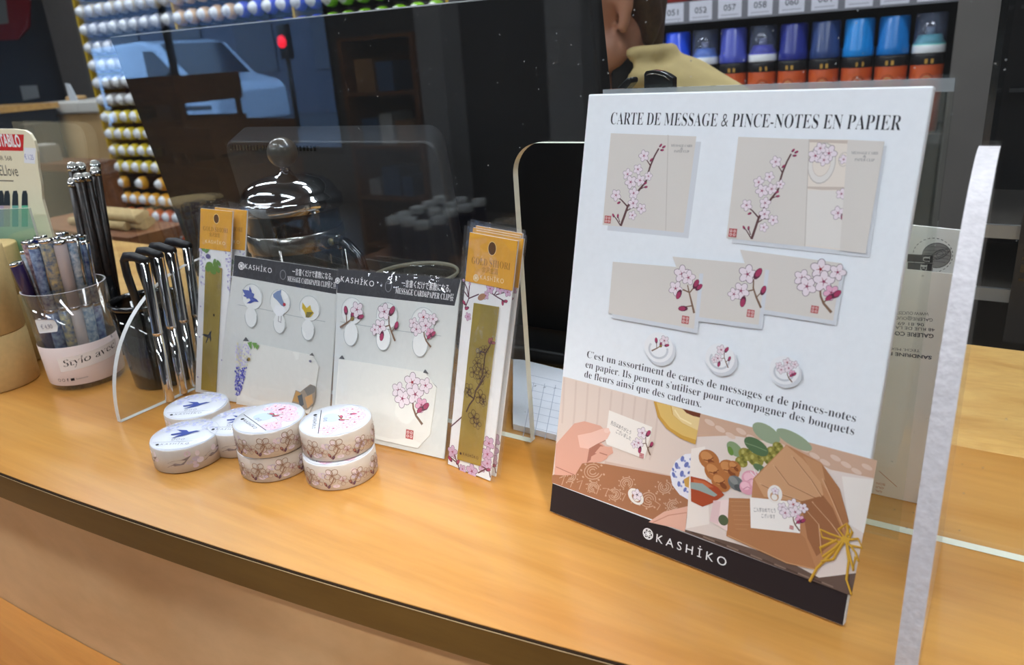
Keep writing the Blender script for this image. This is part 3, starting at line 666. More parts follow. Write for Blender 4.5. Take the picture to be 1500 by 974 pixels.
def clipshape(c, x, y, k, tx, ty, tk, root, art):
    """round paper clip with a tongue: a thin raised disc and a tongue"""
    u, w = c.px(x, y); m = c.mpp(x, y); tu, tw = c.px(tx, ty)
    b = MB()
    def disc(uu, ww, ru, rw, h0, h1, mt):
        pts = [(uu+ru*math.cos(2*PI*q/26), ww+rw*math.sin(2*PI*q/26)) for q in range(26)]
        b.prism([c.P(p_[0], p_[1], h1) for p_ in pts], c.N*(h0-h1), mt)
    disc(u, w, k*m, k*m, 1e-4, 7e-4, CLP)
    disc(tu, tw, tk*m, tk*1.35*m, 1e-4, 9e-4, CLP)
    o = b.build('paper_clip', root)
    s2 = Canvas(c.O, c.U, c.W, h0=9.5e-4); s2.ring((u, w), k*m*.97, k*m*.97, .35*m*2, CLS, n=26, a0=-.3, a1=PI+.3)
    s2.ring((tu, tw), tk*m*1.02, tk*1.37*m, .9*m, CLS, n=20, a0=PI-.2, a1=2*PI+.2)
    art(s2); a = s2.build('printed_motif', o); return o
def kit(name, label, BL, BR, lean, quad, hdr, build, slv, seed):
    O, U, B, W = plane_from(BL, BR, lean); O.z = .0009
    C = Canvas(O, U, W); root = thing(name, O+U*.045+B*.012, label, 'stationery pack', None); root.location.z = 0
    q = C.pxs(quad); b = MB(); b.prism([C.P(a, max(d, 0), 0) for a, d in q], -C.N*.0007, KITC)
    b.build('backing_card', root)
    c = Canvas(O, U, W); h = c.pxs(hdr); c.poly(h, HDR); build(c, root); c.build('printed_header', root)
    sleeve(C, [(a, max(d, .0002)) for a, d in C.pxs(slv)], 'plastic_sleeve', root, seed=seed)
    return root
def message_card(C, pts, root, art):
    pts = C.pxs(pts); b = MB(); b.prism([C.P(a, d, 6.5e-4) for a, d in pts], -C.N*5e-4, MSG); o = b.build('message_card', root)
    s2 = Canvas(C.O, C.U, C.W, h0=7e-4); art(s2); s2.build('printed_motif', o); return o
def corner(C, pts, root):
    b = MB(); b.prism([C.P(a, d, 8e-4) for a, d in C.pxs(pts)], -C.N*1e-4, TABC); b.build('corner_tab', root)
def swallow(c, x, y, k, col, a0=0.):
    """flying swallow, k photo pixels of half span"""
    u, w = c.px(x, y); m = c.mpp(x, y)*k; ca, sa = math.cos(a0), math.sin(a0)
    def T(*pts): return [(u+m*(a*ca-d*sa), w+m*(a*sa+d*ca)) for a, d in pts]
    c.poly(T((.95, .12), (.6, .22), (.1, .12), (-.35, .62), (-.75, .85), (-.5, .25), (-.25, -.02), (-1.0, -.28), (-.95, -.42), (-.2, -.2), (.0, -.3), (-.3, -.85), (.15, -.55), (.5, -.12)), ink(col))
    c.poly(T((.1, .0), (-.2, -.2), (.0, -.3), (.45, -.05)), ink(tuple(min(255, v+26) for v in col)))
# ---- pack with the birds
def b1(c, root):
    mark(c, *c.px(353.5, 389.5), 4.6*c.mpp(354, 389), INK_W)
    c.tpx('KASHİKO', (358.5, 393.2), (397.8, 400.2), 6.4, INK_W, space=1.3)
    c.tpx('一言書くだけで素敵になる。', (428, 401.5), (487, 409.6), 6.8, INK_W, offset=.006); c.tpx(serif('MESSAGE CARD&PAPER CLIP') + '藤と燕', (421, 411.6), (492, 422.5), 6.8, INK_W, offset=-.004)
    c.ring(c.px(414.5, 402.5), 4.5*c.mpp(414, 402), 6*c.mpp(414, 402), 1.2*c.mpp(414, 402), ink((120, 122, 124)))
    c.lpx(cA((125, 468), (300, 500), (480, 540), (690, 578)), .8, CLS)
    def a1(s): swallow(s, 370, 436, 13, (66, 82, 158), -.5); s.ppx(cA((160, 370), (200, 375), (238, 400), (232, 420), (190, 430)), ink((92, 106, 172)))
    def a2(s):
        s.ppx(cA((358, 400), (385, 380), (412, 372), (408, 400), (420, 435), (432, 462), (428, 485), (410, 470), (385, 440), (362, 420)), ink((120, 138, 172))); s.ppx(cA((375, 470), (425, 478), (440, 505), (420, 540), (385, 540), (360, 510)), ink((240, 242, 244))); E = s.px(*cA((431, 466))[0]); s.ell(E, 2.4*s.mpp(410, 440), 2.2*s.mpp(410, 440), ink((176, 62, 74)))
        s.lpx(cA((395, 540), (392, 575), (412, 582)), .8, ink((120, 110, 120))); s.lpx(cA((412, 540), (410, 575)), .8, ink((120, 110, 120)))
    def a3(s): s.ppx(cA((548, 452), (575, 490), (598, 470), (605, 500), (622, 522), (600, 548), (570, 545), (562, 515), (545, 490)), ink((208, 178, 54))); s.ppx(cA((575, 515), (618, 515), (590, 550), (568, 548)), ink((120, 110, 56)))
    p = c
    clipshape(c, *cA((222, 415))[0], 16.5, *cA((215, 548))[0], 9.5, root, a1)
    clipshape(c, *cA((402, 448))[0], 16.5, *cA((398, 588))[0], 9.5, root, a2)
    clipshape(c, *cA((592, 490))[0], 16.5, *cA((582, 630))[0], 10, root, a3)
    def am(s):
        rnd = random.Random(3)
        for i in range(210):
            t = rnd.random(); y = 84+t*290; wd = 46*(1-t)**.6+6; x = 606-t*48+rnd.uniform(-wd, wd*.8)
            colr = ((222, 216, 184), (196, 190, 224), (212, 208, 230))[i % 3] if t < .45 else ((106, 106, 190), (150, 150, 214), (84, 84, 168))[i % 3]
            q = c8((x, y))[0]; s.ell(s.px(*q), 1.5*s.mpp(*q), 1.0*s.mpp(*q), ink(colr), rnd.uniform(0, 3), 7)
        for q in (((615, 80), (640, 75), (636, 120)), ((640, 80), (668, 82), (655, 115)), ((650, 90), (680, 95), (668, 120))): s.ppx(c8(*q), ink((116, 160, 84)))
        q = c8((622, 172))[0]; s.ell(s.px(*q), 3*s.mpp(*q), 2.2*s.mpp(*q), ink((150, 128, 56)), .5); s.ell(s.px(q[0]-1.5, q[1]+1), 1.6*s.mpp(*q), 1.4*s.mpp(*q), ink((74, 62, 40)))
        for pts, cl in ((((858, 412), (880, 340), (905, 350), (930, 330), (960, 308), (990, 320), (988, 380), (975, 420), (940, 446), (905, 440)), (158, 146, 132)), (((862, 400), (884, 344), (910, 362), (900, 410)), (190, 150, 96)), (((925, 335), (965, 312), (990, 322), (985, 352), (945, 372)), (126, 124, 120)), (((930, 380), (970, 362), (975, 410), (945, 440)), (202, 160, 112)), (((890, 372), (915, 362), (925, 420), (905, 436)), (92, 98, 104))): s.ppx(c8(*pts), ink(cl))
        q = c8((960, 182))[0]; s.ell(s.px(*q), 2.2*s.mpp(*q), 1.6*s.mpp(*q), ink((130, 130, 150)))
    message_card(c, c8((592, 72), (968, 152), (1003, 212), (985, 330), (952, 470), (548, 440)), root, am)
    corner(c, c8((604, 50), (588, 72), (622, 74)), root); corner(c, c8((968, 136), (952, 150), (978, 154)), root)
kit('card_clip_pack', 'plastic-wrapped pack of card and paper clips printed with blue swallow, crane and yellow bird', (318, 586), (483, 613), 14.0,
    [(343.5, 373.5), (497, 396), (482, 613), (319, 586)], [(343.5, 373.7), (497, 396), (492.5, 431), (341, 404)], b1, [(342, 371), (500, 394), (485, 613), (317, 586)], 11)
# ---- pack with the blossoms
def b2(c, root):
    mark(c, *c.px(494.5, 411), 3.6*c.mpp(495, 411), INK_W)
    c.tpx('KASHİKO', (499, 412.3), (547.5, 420), 7.2, INK_W, space=1.3)
    c.tpx('一言書くだけで素敵になる。', (588, 419), (660, 427.5), 7.6, INK_W, offset=.006); c.tpx(serif('MESSAGE CARD&PAPER CLIP') + '桜', (579, 429.4), (664, 440.5), 7.6, INK_W, offset=-.004)
    c.ring(c.px(569, 419.5), 5*c.mpp(569, 419), 7*c.mpp(569, 419), 1.2*c.mpp(569, 419), ink((120, 122, 124)))
    c.lpx(cB((170, 490), (350, 520), (560, 550), (820, 582)), .8, CLS)
    clipshape(c, *cB((250, 420))[0], 17.5, *cB((243, 570))[0], 11, root, lambda s: sprig(s, *cB((245, 470))[0], 19, 3))
    clipshape(c, *cB((475, 450))[0], 17.5, *cB((452, 600))[0], 11, root, lambda s: sprig(s, *cB((462, 500))[0], 20, 1))
    clipshape(c, *cB((708, 485))[0], 18.5, *cB((690, 635))[0], 12, root, lambda s: sprig(s, *cB((700, 525))[0], 18, 2))
    def am(s): sprig(s, 601, 580, 25, 2); seal(s, 601, 636, 6)
    message_card(c, [(497, 525.5), (622.5, 545), (640, 567), (636, 600), (630.5, 637), (612.5, 656.5), (532.5, 638.5), (489, 627)], root, am)
    corner(c, cB((186, 706), (165, 728), (203, 732)), root); corner(c, cB((722, 796), (708, 818), (744, 826)), root)
    corner(c, [(639.5, 565), (634, 560), (641.5, 568)], root)
kit('card_clip_pack', 'plastic-wrapped pack of card and paper clips printed with pink cherry blossom sprigs', (483, 636), (650.5, 674), 18.5,
    [(496, 394), (675, 409.5), (650, 674), (484, 636)], [(496, 394), (675, 409.5), (665.8, 448), (493.5, 429)], b2, [(493, 391), (677, 407), (652, 675), (482, 636)], 42)

# =================================================================== GOLD BOOKMARK PACKS
BMC = mat('bookmark_card', (234, 235, 236), .55, var=.01, scale=200); TXT_G = ink((166, 118, 40))
c4 = cr(640, 320, 4.869)
def bookmark(label, BL, BR, lean, quad, slv, amb, hole, strip, art, seed, group):
    O, U, B, W = plane_from(BL, BR, lean); O.z = .0008
    C = Canvas(O, U, W); root = thing('gold_bookmark_pack', O+U*.018+B*.012, label, 'bookmark', group); root.location.z = 0
    q = [(a, max(d, .0)) for a, d in C.pxs(quad)]
    b = MB(); b.prism([C.P(a, d, 0) for a, d in q], -C.N*.0007, BMC); b.build('backing_card', root)
    b = MB(); b.prism([C.P(a, d, 4e-4) for a, d in C.pxs(amb)], -C.N*3.4e-4, M_ORANGE); o = b.build('header_label', root)
    s2 = Canvas(O, U, W, h0=4.6e-4); hx, hy, hr = hole; k = s2.mpp(hx, hy)
    s2.ell(s2.px(hx, hy), hr*k, hr*1.25*k, ink((96, 62, 24)), 0, 20); s2.ring(s2.px(hx, hy), hr*k, hr*1.25*k, .7*k, ink((244, 212, 150)), n=22)
    art[0](s2); s2.build('printed_lettering', o)
    s3 = Canvas(O, U, W); art[1](s3); s3.build('printed_blossoms' if group[0] == 'c' else 'printed_wisteria', root)
    b = MB(); b.prism([C.P(a, d, 9e-4) for a, d in C.pxs(strip)], -C.N*5e-4, M_GOLD); g = b.build('gold_bookmark', root)
    s4 = Canvas(O, U, W, h0=9.4e-4); art[2](s4); s4.build('printed_motif', g)
    sleeve(C, [(a, max(d, .0002)) for a, d in C.pxs(slv)], 'plastic_sleeve', root, amp=.0012, gap=.0016, seed=seed)
    return root
def ar0(c):
    c.tpx(serif('GOLD SHIORI'), (691.5, 385.5), (748, 395.5), 8.4, TXT_G, offset=-.008); c.tpx('金沢金箔', (706.8, 397.5), (730, 402), 5.4, TXT_G)
    mark(c, *c.px(698, 407), 4.2*c.mpp(698, 407), ink((246, 226, 180))); c.tpx('KASHİKO', (704, 408.5), (738.6, 415.3), 5.6, ink((246, 226, 180)), space=1.3)
def ar1(c):
    D = ink((92, 60, 74)); P = ink((206, 172, 198))
    for q in (((190, 440), (215, 500), (228, 570), (200, 640)), ((235, 460), (228, 520), (228, 570)), ((195, 520), (222, 560)), ((228, 570), (300, 540)), ((360, 480), (400, 540), (430, 560), (500, 600)), ((440, 490), (410, 545)), ((520, 520), (470, 530), (420, 545))): c.lpx(c4(*q), 1.6, D)
    for x, y, r, t in ((190, 440, 10, .4), (235, 465, 11, 2), (380, 500, 34, .2), (450, 500, 34, 1.1), (505, 525, 30, .6), (222, 700, 26, .8), (350, 550, 26, 1.8)): p = c4((x, y))[0]; c.blossom(c.px(*p), r/4.87*c.mpp(*p), t, petal=P, outl=D)
    for x, y, a in ((490, 590, .2), (470, 600, 4.8), (215, 640, 3.6), (195, 600, 2.4)): p = c4((x, y))[0]; c.bud(c.px(*p), 4*c.mpp(*p), a)
    p = c4((320, 560))[0]; c.ell(c.px(*p), 7*c.mpp(*p), 4*c.mpp(*p), ink((168, 126, 96)), .5)
    c.lpx(cC((880, 465), (960, 395), (990, 360)), 1.6, D)
    for x, y, r, t in ((895, 625, 36, .3), (1130, 570, 40, .9), (1120, 640, 42, .2), (1085, 720, 30, 1.5), (1020, 750, 42, .4), (960, 735, 26, 1.), (1120, 700, 34, 2.)): p = cC((x, y))[0]; c.blossom(c.px(*p), r/4.406*c.mpp(*p), t, petal=P, outl=D)
    for q in (((870, 650), (930, 700), (940, 740)), ((905, 640), (935, 720)), ((1090, 720), (1130, 745), (1140, 790)), ((1060, 760), (1110, 735))): c.lpx(cC(*q), 1.6, ink((96, 50, 56)))
    for x, y, a in ((880, 670, 2.5), (930, 690, 1.), (1125, 740, .3)): p = cC((x, y))[0]; c.bud(c.px(*p), 4.4*c.mpp(*p), a)
def ar2(c):
    D = ink((84, 62, 48)); G = 'none'
    for q in (((990, 365), (1010, 320), (1040, 280), (1050, 230), (1080, 180), (1110, 130)), ((1040, 280), (1000, 250)), ((1050, 230), (1100, 160))): c.lpx(cC(*q), 2.0, D)
    for q in (((1105, 745), (1115, 690), (1140, 650), (1155, 610)), ((1115, 690), (1080, 680)), ((1090, 850), (1100, 790), (1108, 740))): c.lpx(cB(*q), 1.8, D)
    for x, y, r, t in ((1040, 110, 36, .2), (1085, 90, 36, .9), (1080, 150, 34, .4), (1120, 110, 28, 1.5), (1060, 50, 30, .6), (1010, 220, 34, 1.1), (1080, 270, 40, .3), (1100, 300, 26, 1.), (1040, 400, 40, .5), (1060, 440, 30, 1.3), (1000, 240, 26, 2)): p = cC((x, y))[0]; c.blossom(c.px(*p), r/4.406*c.mpp(*p), t, petal=G, outl=D, core=D)
    for x, y, r, t in ((1080, 690, 32, .2), (1110, 670, 26, 1.2)): p = cB((x, y))[0]; c.blossom(c.px(*p), r/4.406*c.mpp(*p), t, petal=G, outl=D, core=D)
    for x, y, a in ((1150, 605, .8), (1165, 625, .2), (1140, 612, 1.6)): p = cB((x, y))[0]; c.bud(c.px(*p), 4*c.mpp(*p), a, ink((150, 96, 84)))
    p = cC((955, 632))[0]; c.ell(c.px(*p), 1.6*c.mpp(*p), 1.6*c.mpp(*p), D); c.tpx('KASHİKO', cC((970, 642))[0], cC((1068, 672))[0], 3.4, D, space=1.4)
G1 = 'cherry blossom gold bookmarks beside the opening'
fr = bookmark('gold cherry blossom bookmark pack leaning foremost of its bunch, hanging hole in amber label', (656, 681), (717.6, 706), 11.0,
    [(688.7, 340), (759.2, 353), (717.6, 706), (656, 681)], [(680, 330), (763.5, 348), (724.5, 708.5), (653, 680)],
    [(688.9, 340.3), (759, 353.2), (750.9, 425.7), (682.2, 411.2)], (721.7, 364, 6.8), [(695.6, 443.4), (731.9, 449.4), (705, 682), (671, 672)], (ar0, ar1, ar2), 5, G1)
z0 = onz(717.6, 706)
for (x, y), dx, lb in (((735, 692), .0, 'gold cherry blossom bookmark pack directly behind the foremost one of its bunch'), ((740.5, 685), -.0045, 'gold cherry blossom bookmark pack third from the front of its bunch'), ((749, 678), -.006, 'gold cherry blossom bookmark pack hindmost of its bunch')):
    d = onz(x, y)-z0; dup(fr, fr.location+Vector((d.x+dx, {735: .0052, 740.5: .0104, 749: .0152}[x], 0)), None, lb)
cK = cr(270, 280, 3.247)
def al0(c):
    c.tpx(serif('GOLD SHIORI'), (294, 337), (330, 341), 5.5, TXT_G, offset=-.008); c.tpx('金沢金箔', (303, 345), (318, 347), 4, TXT_G); c.tpx('KASHİKO', (297, 355), (326, 358.5), 4, ink((246, 226, 180)), space=1.3)
def al1(c):
    rnd = random.Random(9)
    for i in range(110):
        t = rnd.random(); sd = i % 2; x = (62+t*8, 178+t*20)[sd]+rnd.uniform(-6, 26)*(1-t*.5); y = 270+t*t*210
        p = cK((x, y))[0]; c.ell(c.px(*p), 1.5*c.mpp(*p), 1.1*c.mpp(*p), ink(((196, 190, 218), (170, 164, 204), (218, 214, 232))[i % 3]), rnd.uniform(0, 3), 7)
    for x, y in ((78, 275), (95, 280), (130, 335), (150, 340)): p = cK((x, y))[0]; c.ell(c.px(*p), 4.5*c.mpp(*p), 2.4*c.mpp(*p), ink((110, 150, 84)), x, 9)
    p = cK((100, 308))[0]; c.ell(c.px(*p), 4*c.mpp(*p), 3*c.mpp(*p), ink((98, 94, 140)))
    for x, y in ((65, 545), (60, 690), (52, 880), (165, 800), (158, 920), (195, 640), (150, 610)): p = cK((x, y))[0]; c.ell(c.px(*p), 1.1*c.mpp(*p), 1*c.mpp(*p), ink((150, 144, 190)), 0, 7)
def al2(c):
    for x, y, r in ((110, 350, 20), (140, 355, 20), (125, 372, 22), (150, 372, 14), (100, 368, 14)): p = cK((x, y))[0]; c.ell(c.px(*p), r/3.247*c.mpp(*p), r*.7/3.247*c.mpp(*p), ink((104, 138, 62)), x, 12)
    swallow(c, *cK((105, 685))[0], 9.5, (46, 50, 56), .75); p = cK((131, 586))[0]; c.ell(c.px(*p), 1.3*c.mpp(*p), 1.8*c.mpp(*p), ink((70, 58, 36)))
G2 = 'wisteria gold bookmarks leaning by the bird pack'
fl = bookmark('gold swallow bookmark pack leaning in front of its twin, left of the bird pack', (282, 574), (326, 582), 12.0,
    [(290, 304.5), (336.3, 309.5), (326, 582), (282, 574)], [(286.5, 300), (339.5, 306), (329, 583), (279, 574)],
    [(290.1, 304.8), (336.1, 309.7), (333.3, 368), (288.6, 362.8)], (313, 320, 4.6), [(297.8, 388), (321.5, 392), (313, 573), (291.6, 569)], (al0, al1, al2), 8, G2); fl.location.x += .0035
dup(fl, fl.location+Vector((.0080, .0060, .0)), None, 'gold wisteria bookmark pack right behind its twin, mostly hidden, near the clear fin')

# =================================================================== WASHI TAPE ROLLS
TR, TZ = .0209, .0158
M_ROLL = mat('tape_paper', (202, 190, 178), .35, coat=.6, var=.06, scale=90); M_DISC = mat('tape_label', (226, 229, 238), .3, coat=.5, var=.01, scale=100)
def roll(kind, loc, rz, label, group, txt_rot=0.):
    root = thing('washi_tape_roll', (0, 0, 0), label, 'tape roll', group)
    b = MB(); b.lathe([(TR-.0008, 0), (TR, .0006), (TR, TZ-.0007), (TR-.0006, TZ-.0001)], (0, 0, 0), M_ROLL, 56); b.build('roll', root)
    b = MB(); b.lathe([(TR-.0004, TZ-.0002), (TR-.0007, TZ+.0002), (TR*.5, TZ+.00025), (.0004, TZ+.00025)], (0, 0, 0), M_DISC, 56, cap0=False); ds = b.build('label_disc', root)
    c = Canvas((0, 0, TZ+.0003), (1, 0, 0), (0, 1, 0), h0=2e-5); rnd = random.Random(4 if kind == 's' else 6); BL_ = ink((58, 76, 150))
    def rot(a, d, t): return (a*math.cos(t)-d*math.sin(t), a*math.sin(t)+d*math.cos(t))
    if kind == 's':
        for i in range(90):
            t = rnd.uniform(.25, 2.9); r = rnd.uniform(.0105, .0193); p = (r*math.cos(t), r*math.sin(t)); c.ell(p, .0011, .0008, ink(((206, 208, 236), (184, 190, 226), (222, 224, 242))[i % 3]), rnd.uniform(0, 3), 7)
        k = .0088; c.poly([(k*a+.0002, k*d+.0012) for a, d in ((.95, .22), (.6, .3), (.15, .12), (-.15, .42), (-.95, .55), (-.35, .12), (-1.05, -.12), (-.95, -.3), (-.25, -.18), (-.75, -.72), (.0, -.42), (.5, -.02))], BL_)
        for i, x in enumerate((-.004, -.001, .002)): c.ring((x, -.0072), .0009, .0012, .0004, ink((166, 168, 178)), n=8)
        c.line([(-.0155, -.0102), (.0135, -.0102)], .0003, ink((120, 124, 136))); c.ell((-.0112, -.0133), .0010, .0010, INK_D); c.text('KASHİKO', (-.0090, -.0139), (.0085, -.0139), .0019, ink((110, 112, 124)), space=1.4)
    else:
        for a, d, r, cl in ((.003, .011, .0080, (234, 196, 216)), (-.007, .0125, .0062, (206, 210, 236)), (.012, .003, .0068, (236, 204, 222)), (-.004, -.0005, .0062, (196, 212, 238)), (.0095, -.009, .0066, (228, 204, 228))): c.ell((a, d), r, r*.75, ink(cl), 0, 20)
        for a, d, r in ((-.006, .0135, .0036), (0, .0145, .0036), (.006, .012, .0038), (.011, .007, .0036), (.014, .001, .003), (.004, .0075, .0035), (-.002, .009, .003), (.008, .0015, .0032), (.010, -.0055, .0034), (.006, -.0095, .0032), (.0125, -.010, .0028), (-.0085, .009, .0028)):
            c.blossom((a, d), r, rnd.uniform(0, 3), petal=ink((238, 208, 222)), outl=ink((190, 146, 170)), core=ink((190, 78, 110)))
        for a, d, t in ((-.001, .004, 2.8), (.003, .0025, .5), (.0005, .011, 1)): c.bud((a, d), .0022, t, ink((206, 96, 128)))
        c.line([(-.004, .0035), (.003, .003), (.006, .006)], .0006, INK_OL)
        t = txt_rot; c.line([rot(-.0155, -.0088, t), rot(.0155, -.0088, t)], .0004, ink((60, 62, 70))); c.text('KASHİKO', rot(-.0075, -.0128, t), rot(.0085, -.0128, t), .0021, ink((70, 72, 82)), space=1.4); c.ell(rot(-.0098, -.012, t), .0011, .0011, INK_D)
        for i in range(2): c.ring(rot(-.003+.003*i, -.0058, t), .0009, .0011, .0004, ink((166, 168, 178)), n=8)
    c.ring((0, 0), TR-.0009, TR-.0009, .0005, ink((206, 210, 216)), n=48)
    c.build('printed_label', ds)
    # motif wound round the side
    sd = Canvas((0, 0, 0), (1, 0, 0), (0, 1, 0), fn=lambda u, w, h: Vector(((TR+h)*math.cos(u/TR-PI/2), (TR+h)*math.sin(u/TR-PI/2), w)), h0=3e-5)
    PC = [(216, 196, 204), (198, 184, 196), (226, 212, 216)]
    for i in range(46): sd.ell((rnd.uniform(-.064, .064), rnd.uniform(.003, TZ-.003)), rnd.uniform(.001, .0024), rnd.uniform(.001, .002), ink(PC[i % 3]), 0, 8)
    if kind == 's':
        for a in (-.048, -.018, .004, .026, .052):
            k = .0075; sd.poly([(a+k*x, .0076+k*y*.8) for x, y in ((1., .55), (.5, .35), (.2, .25), (-.5, .2), (-1., -.05), (-.4, -.1), (-1.1, -.5), (-.2, -.35), (.3, -.3), (.62, .1))], ink((140, 126, 122)))
    else:
        for a in (-.058, -.044, -.030, -.016, -.003, .010, .024, .038, .052):
            bc = ink((150, 118, 98)); sd.blossom((a, .0088+.0015*math.sin(a*300)), .0044, a*90, petal='none', outl=bc, core=bc); sd.blossom((a+.0055, .0062), .0030, a*50+1, petal='none', outl=ink((168, 138, 122)), core=ink((150, 100, 96)))
            sd.line([(a-.004, .0025), (a-.001, .005), (a+.001, .0085)], .0007, bc); sd.bud((a-.0045, .0045), .0015, 2., ink((160, 110, 92))); sd.bud((a-.0025, .003), .0013, 1., ink((110, 84, 96)))
    sd.build('wound_motif', root)
    root.location = Vector(loc); root.rotation_euler = (0, 0, rz); return root
Z1 = TZ+.0010
GA, GB = 'swallow washi tape rolls', 'cherry blossom washi tape rolls'
RZ = .52
r1 = roll('s', (-.4131, .2425, .0003), RZ, 'white washi tape roll with blue swallow label, nearest the counter edge', GA)
dup(r1, (-.4440, .2732, .0003), RZ+.05, 'white washi tape roll with blue swallow label, farthest left beside the clear fin', GA)
dup(r1, (-.3965, .2712, .0003), RZ-.1, 'white washi tape roll with blue swallow label, half hidden behind the blossom tapes', GA)
r2 = roll('c', (-.3535, .2605, .0003), RZ-.6, 'blossom washi tape roll at the bottom of the left stack of two', GB, -.45)
dup(r2, (-.3515, .2597, .0003+Z1), RZ-.35, 'blossom washi tape roll on top of the left stack of two', GB)
dup(r2, (-.3105, .2722, .0003), RZ-1.1, 'blossom washi tape roll at the bottom of the right stack of two', GB)
dup(r2, (-.3090-.003, .2746, .0003+Z1), RZ-.9, 'blossom washi tape roll on top of the right stack of two', GB)

# =================================================================== LEFT END OF THE COUNTER
def tube_box(c, r, h, split, label, band=None):
    root = thing('kraft_tube', (c[0], c[1], 0), label, 'cardboard tube', 'kraft tubes')
    b = MB(); b.lathe([(r-.0006, .0003), (r, .001), (r, split-.0006), (r-.0004, split)], (c[0], c[1], 0), M_KRAFT, 48); b.build('tube_body', root)
    b = MB(); b.lathe([(r-.0004, split+.0003), (r+.0003, split+.0009), (r+.0003, h-.001), (r-.0004, h), (r-.002, h)], (c[0], c[1], 0), M_KRAFT, 48); b.build('tube_lid', root)
    if band:
        z0, z1, a0, a1 = band; m = mat('swirl_print', (46, 84, 96), .5, var=.5, scale=120, rgb2=(176, 196, 178), stretch=(1, 1, .6))
        b = MB(); b.grid(lambda i, j: Vector((c[0]+(r+.0005)*math.cos(a0+(a1-a0)*i), c[1]+(r+.0005)*math.sin(a0+(a1-a0)*i), z0+(z1-z0)*j)), 16, 4, m); b.build('printed_band', root, fix=False)
tube_box((-.6761, .2515), .0293, .1115, .0445, 'kraft cardboard tube at the left edge of the picture, in front of its twin')
tube_box((-.7250, .2845), .0285, .102, .060, 'kraft cardboard tube with a blue-green swirl band, behind its twin at the left edge', (.014, .047, -1.25, -.35))

# card display of pastel pens with its clear front pocket
SO = Vector((-.7912, .324, .0006)); SU = Vector((1, .05, 0)).normalized(); SV = Vector((0, 0, 1)); C = Canvas(SO, SU, SV)
root = thing('pen_display_card', SO, 'cream display card with red logo box and rounded corner at the left edge', 'display card'); root.location.z = 0
pts = C.pxs([(-75, 188), (20, 189), (36, 191), (44, 196), (50, 206), (54, 222), (56, 246), (60, 268), (62, 292)])
pts = [(pts[0][0], 0)] + pts + [(pts[-1][0], 0)]
DISP = mat('display_cream', (240, 230, 200), .5, var=.02, scale=60)
b = MB(); b.prism([C.P(a, d, 0) for a, d in pts], -C.N*.002, DISP); b.build('card_panel', root)
c = Canvas(SO, SU, SV, h0=1e-4)
c.ppx([(-70, 194), (35, 197), (34, 221), (-70, 219)], ink((206, 44, 44))); c.tpx('STABILO', (-1.5, 213.7), (32, 215.2), 11.5, INK_W, offset=.03)
c.ppx([(35.5, 216), (52.5, 217), (51.5, 240), (35.5, 238.5)], ink((236, 236, 242))); c.tpx('€ 1,25', (37, 233), (50, 234), 5, ink((140, 140, 190)))
c.tpx('COULEUR 568', (-24, 234), (18, 235), 4.2, ink((120, 104, 80))); c.tpx('PASTELlove', (-22, 256), (28, 258), 10, ink((96, 88, 76)), shear=.15)
c.lpx([(-30, 264), (20, 265)], 1, ink((110, 100, 84)))
for i, x in enumerate((-26, -12, 1.5, 10.5, 22.5, 36.5)):
    w = 4.6; c.ppx([(x-w, 301), (x-w+.4, 286), (x-w*.6, 279.5), (x+w*.5, 279), (x+w-.4, 285), (x+w, 301)], ink((44, 52, 60)))
    c.ppx([(x-w, 301), (x+w, 301), (x+w, 332), (x-w, 332)], ink(((150, 180, 190), (196, 170, 160), (190, 170, 196), (206, 180, 170), (120, 180, 170), (110, 196, 160))[i]))
c.build('printed_front', root)
b = MB(); q = C.pxs([(8, 309), (66, 300)]); b.prism([C.P(-.06, 0, .012), C.P(q[1][0], 0, .012), C.P(q[1][0], q[1][1], .012), C.P(-.06, q[0][1]-.002, .012)], C.N*.002, clear('green_tint_acrylic', (214, 236, 226), haze=.16, hazecol=(190, 214, 204)), M_EDGE); b.build('clear_pocket', root)

# clear cup of patterned pens
CC = Vector((-.6120, .2905, .0004)); R0, R1, HC = .0268, .0298, .0785
root = thing('clear_pen_cup', (CC.x, CC.y, 0), 'clear plastic cup with a pale pink wrap, packed with floral pens', 'pen cup')
M_CUP = clear('cup_plastic', (246, 246, 244), rough=.01, haze=.03, gain=1.0)
b = MB(); n = 48
b.lathe([(R0-.001, 0), (R0, .001), (R1, HC), (R1-.0012, HC), (R0-.0014, .003)], CC, M_CUP, n, mats=[M_CUP, M_CUP, M_EDGEW, M_CUP]); b.build('cup_wall', root)
b = MB(); rr = lambda z: R0+(R1-R0)*z/HC+.0004
M_WRAP = mat('pink_wrap', (230, 212, 206), .45, coat=.2, var=.01, scale=100)
b.lathe([(rr(.0045), .0045), (rr(.0045)+.0002, .005), (rr(.036)+.0002, .036), (rr(.036), .0362)], CC, M_WRAP, n, cap0=False, cap1=False); wr = b.build('paper_wrap', root, fix=False)
va = math.atan2(-CC.y, -CC.x)                      # towards the camera
def cyl(rad0): return lambda u, w, h: Vector((CC.x+(rr(w)+h+.0002)*math.cos(va+u/R0), CC.y+(rr(w)+h+.0002)*math.sin(va+u/R0), CC.z+w))
c = Canvas((0, 0, 0), (1, 0, 0), (0, 1, 0), fn=cyl(0), h0=1e-4)
u0, u1 = -.018, .0275
c.strip([(u0+(u1-u0)*k/24, .0165+.004*k/24) for k in range(25)], [(u0+(u1-u0)*k/24, .0275+.0045*k/24) for k in range(25)], ink((244, 238, 236)))
c.text('Stylo avec', (-.0145, .0205), (.0255, .0255), .0058, ink((52, 48, 50)), shear=.25)
c.line([(u0, .0163), (u1, .0203)], .0004, ink((150, 130, 126)))
for i, x in enumerate((-.0215, -.0180)): c.ring((x, .0095), .0011, .0011, .0004, ink((130, 110, 110)), n=10)
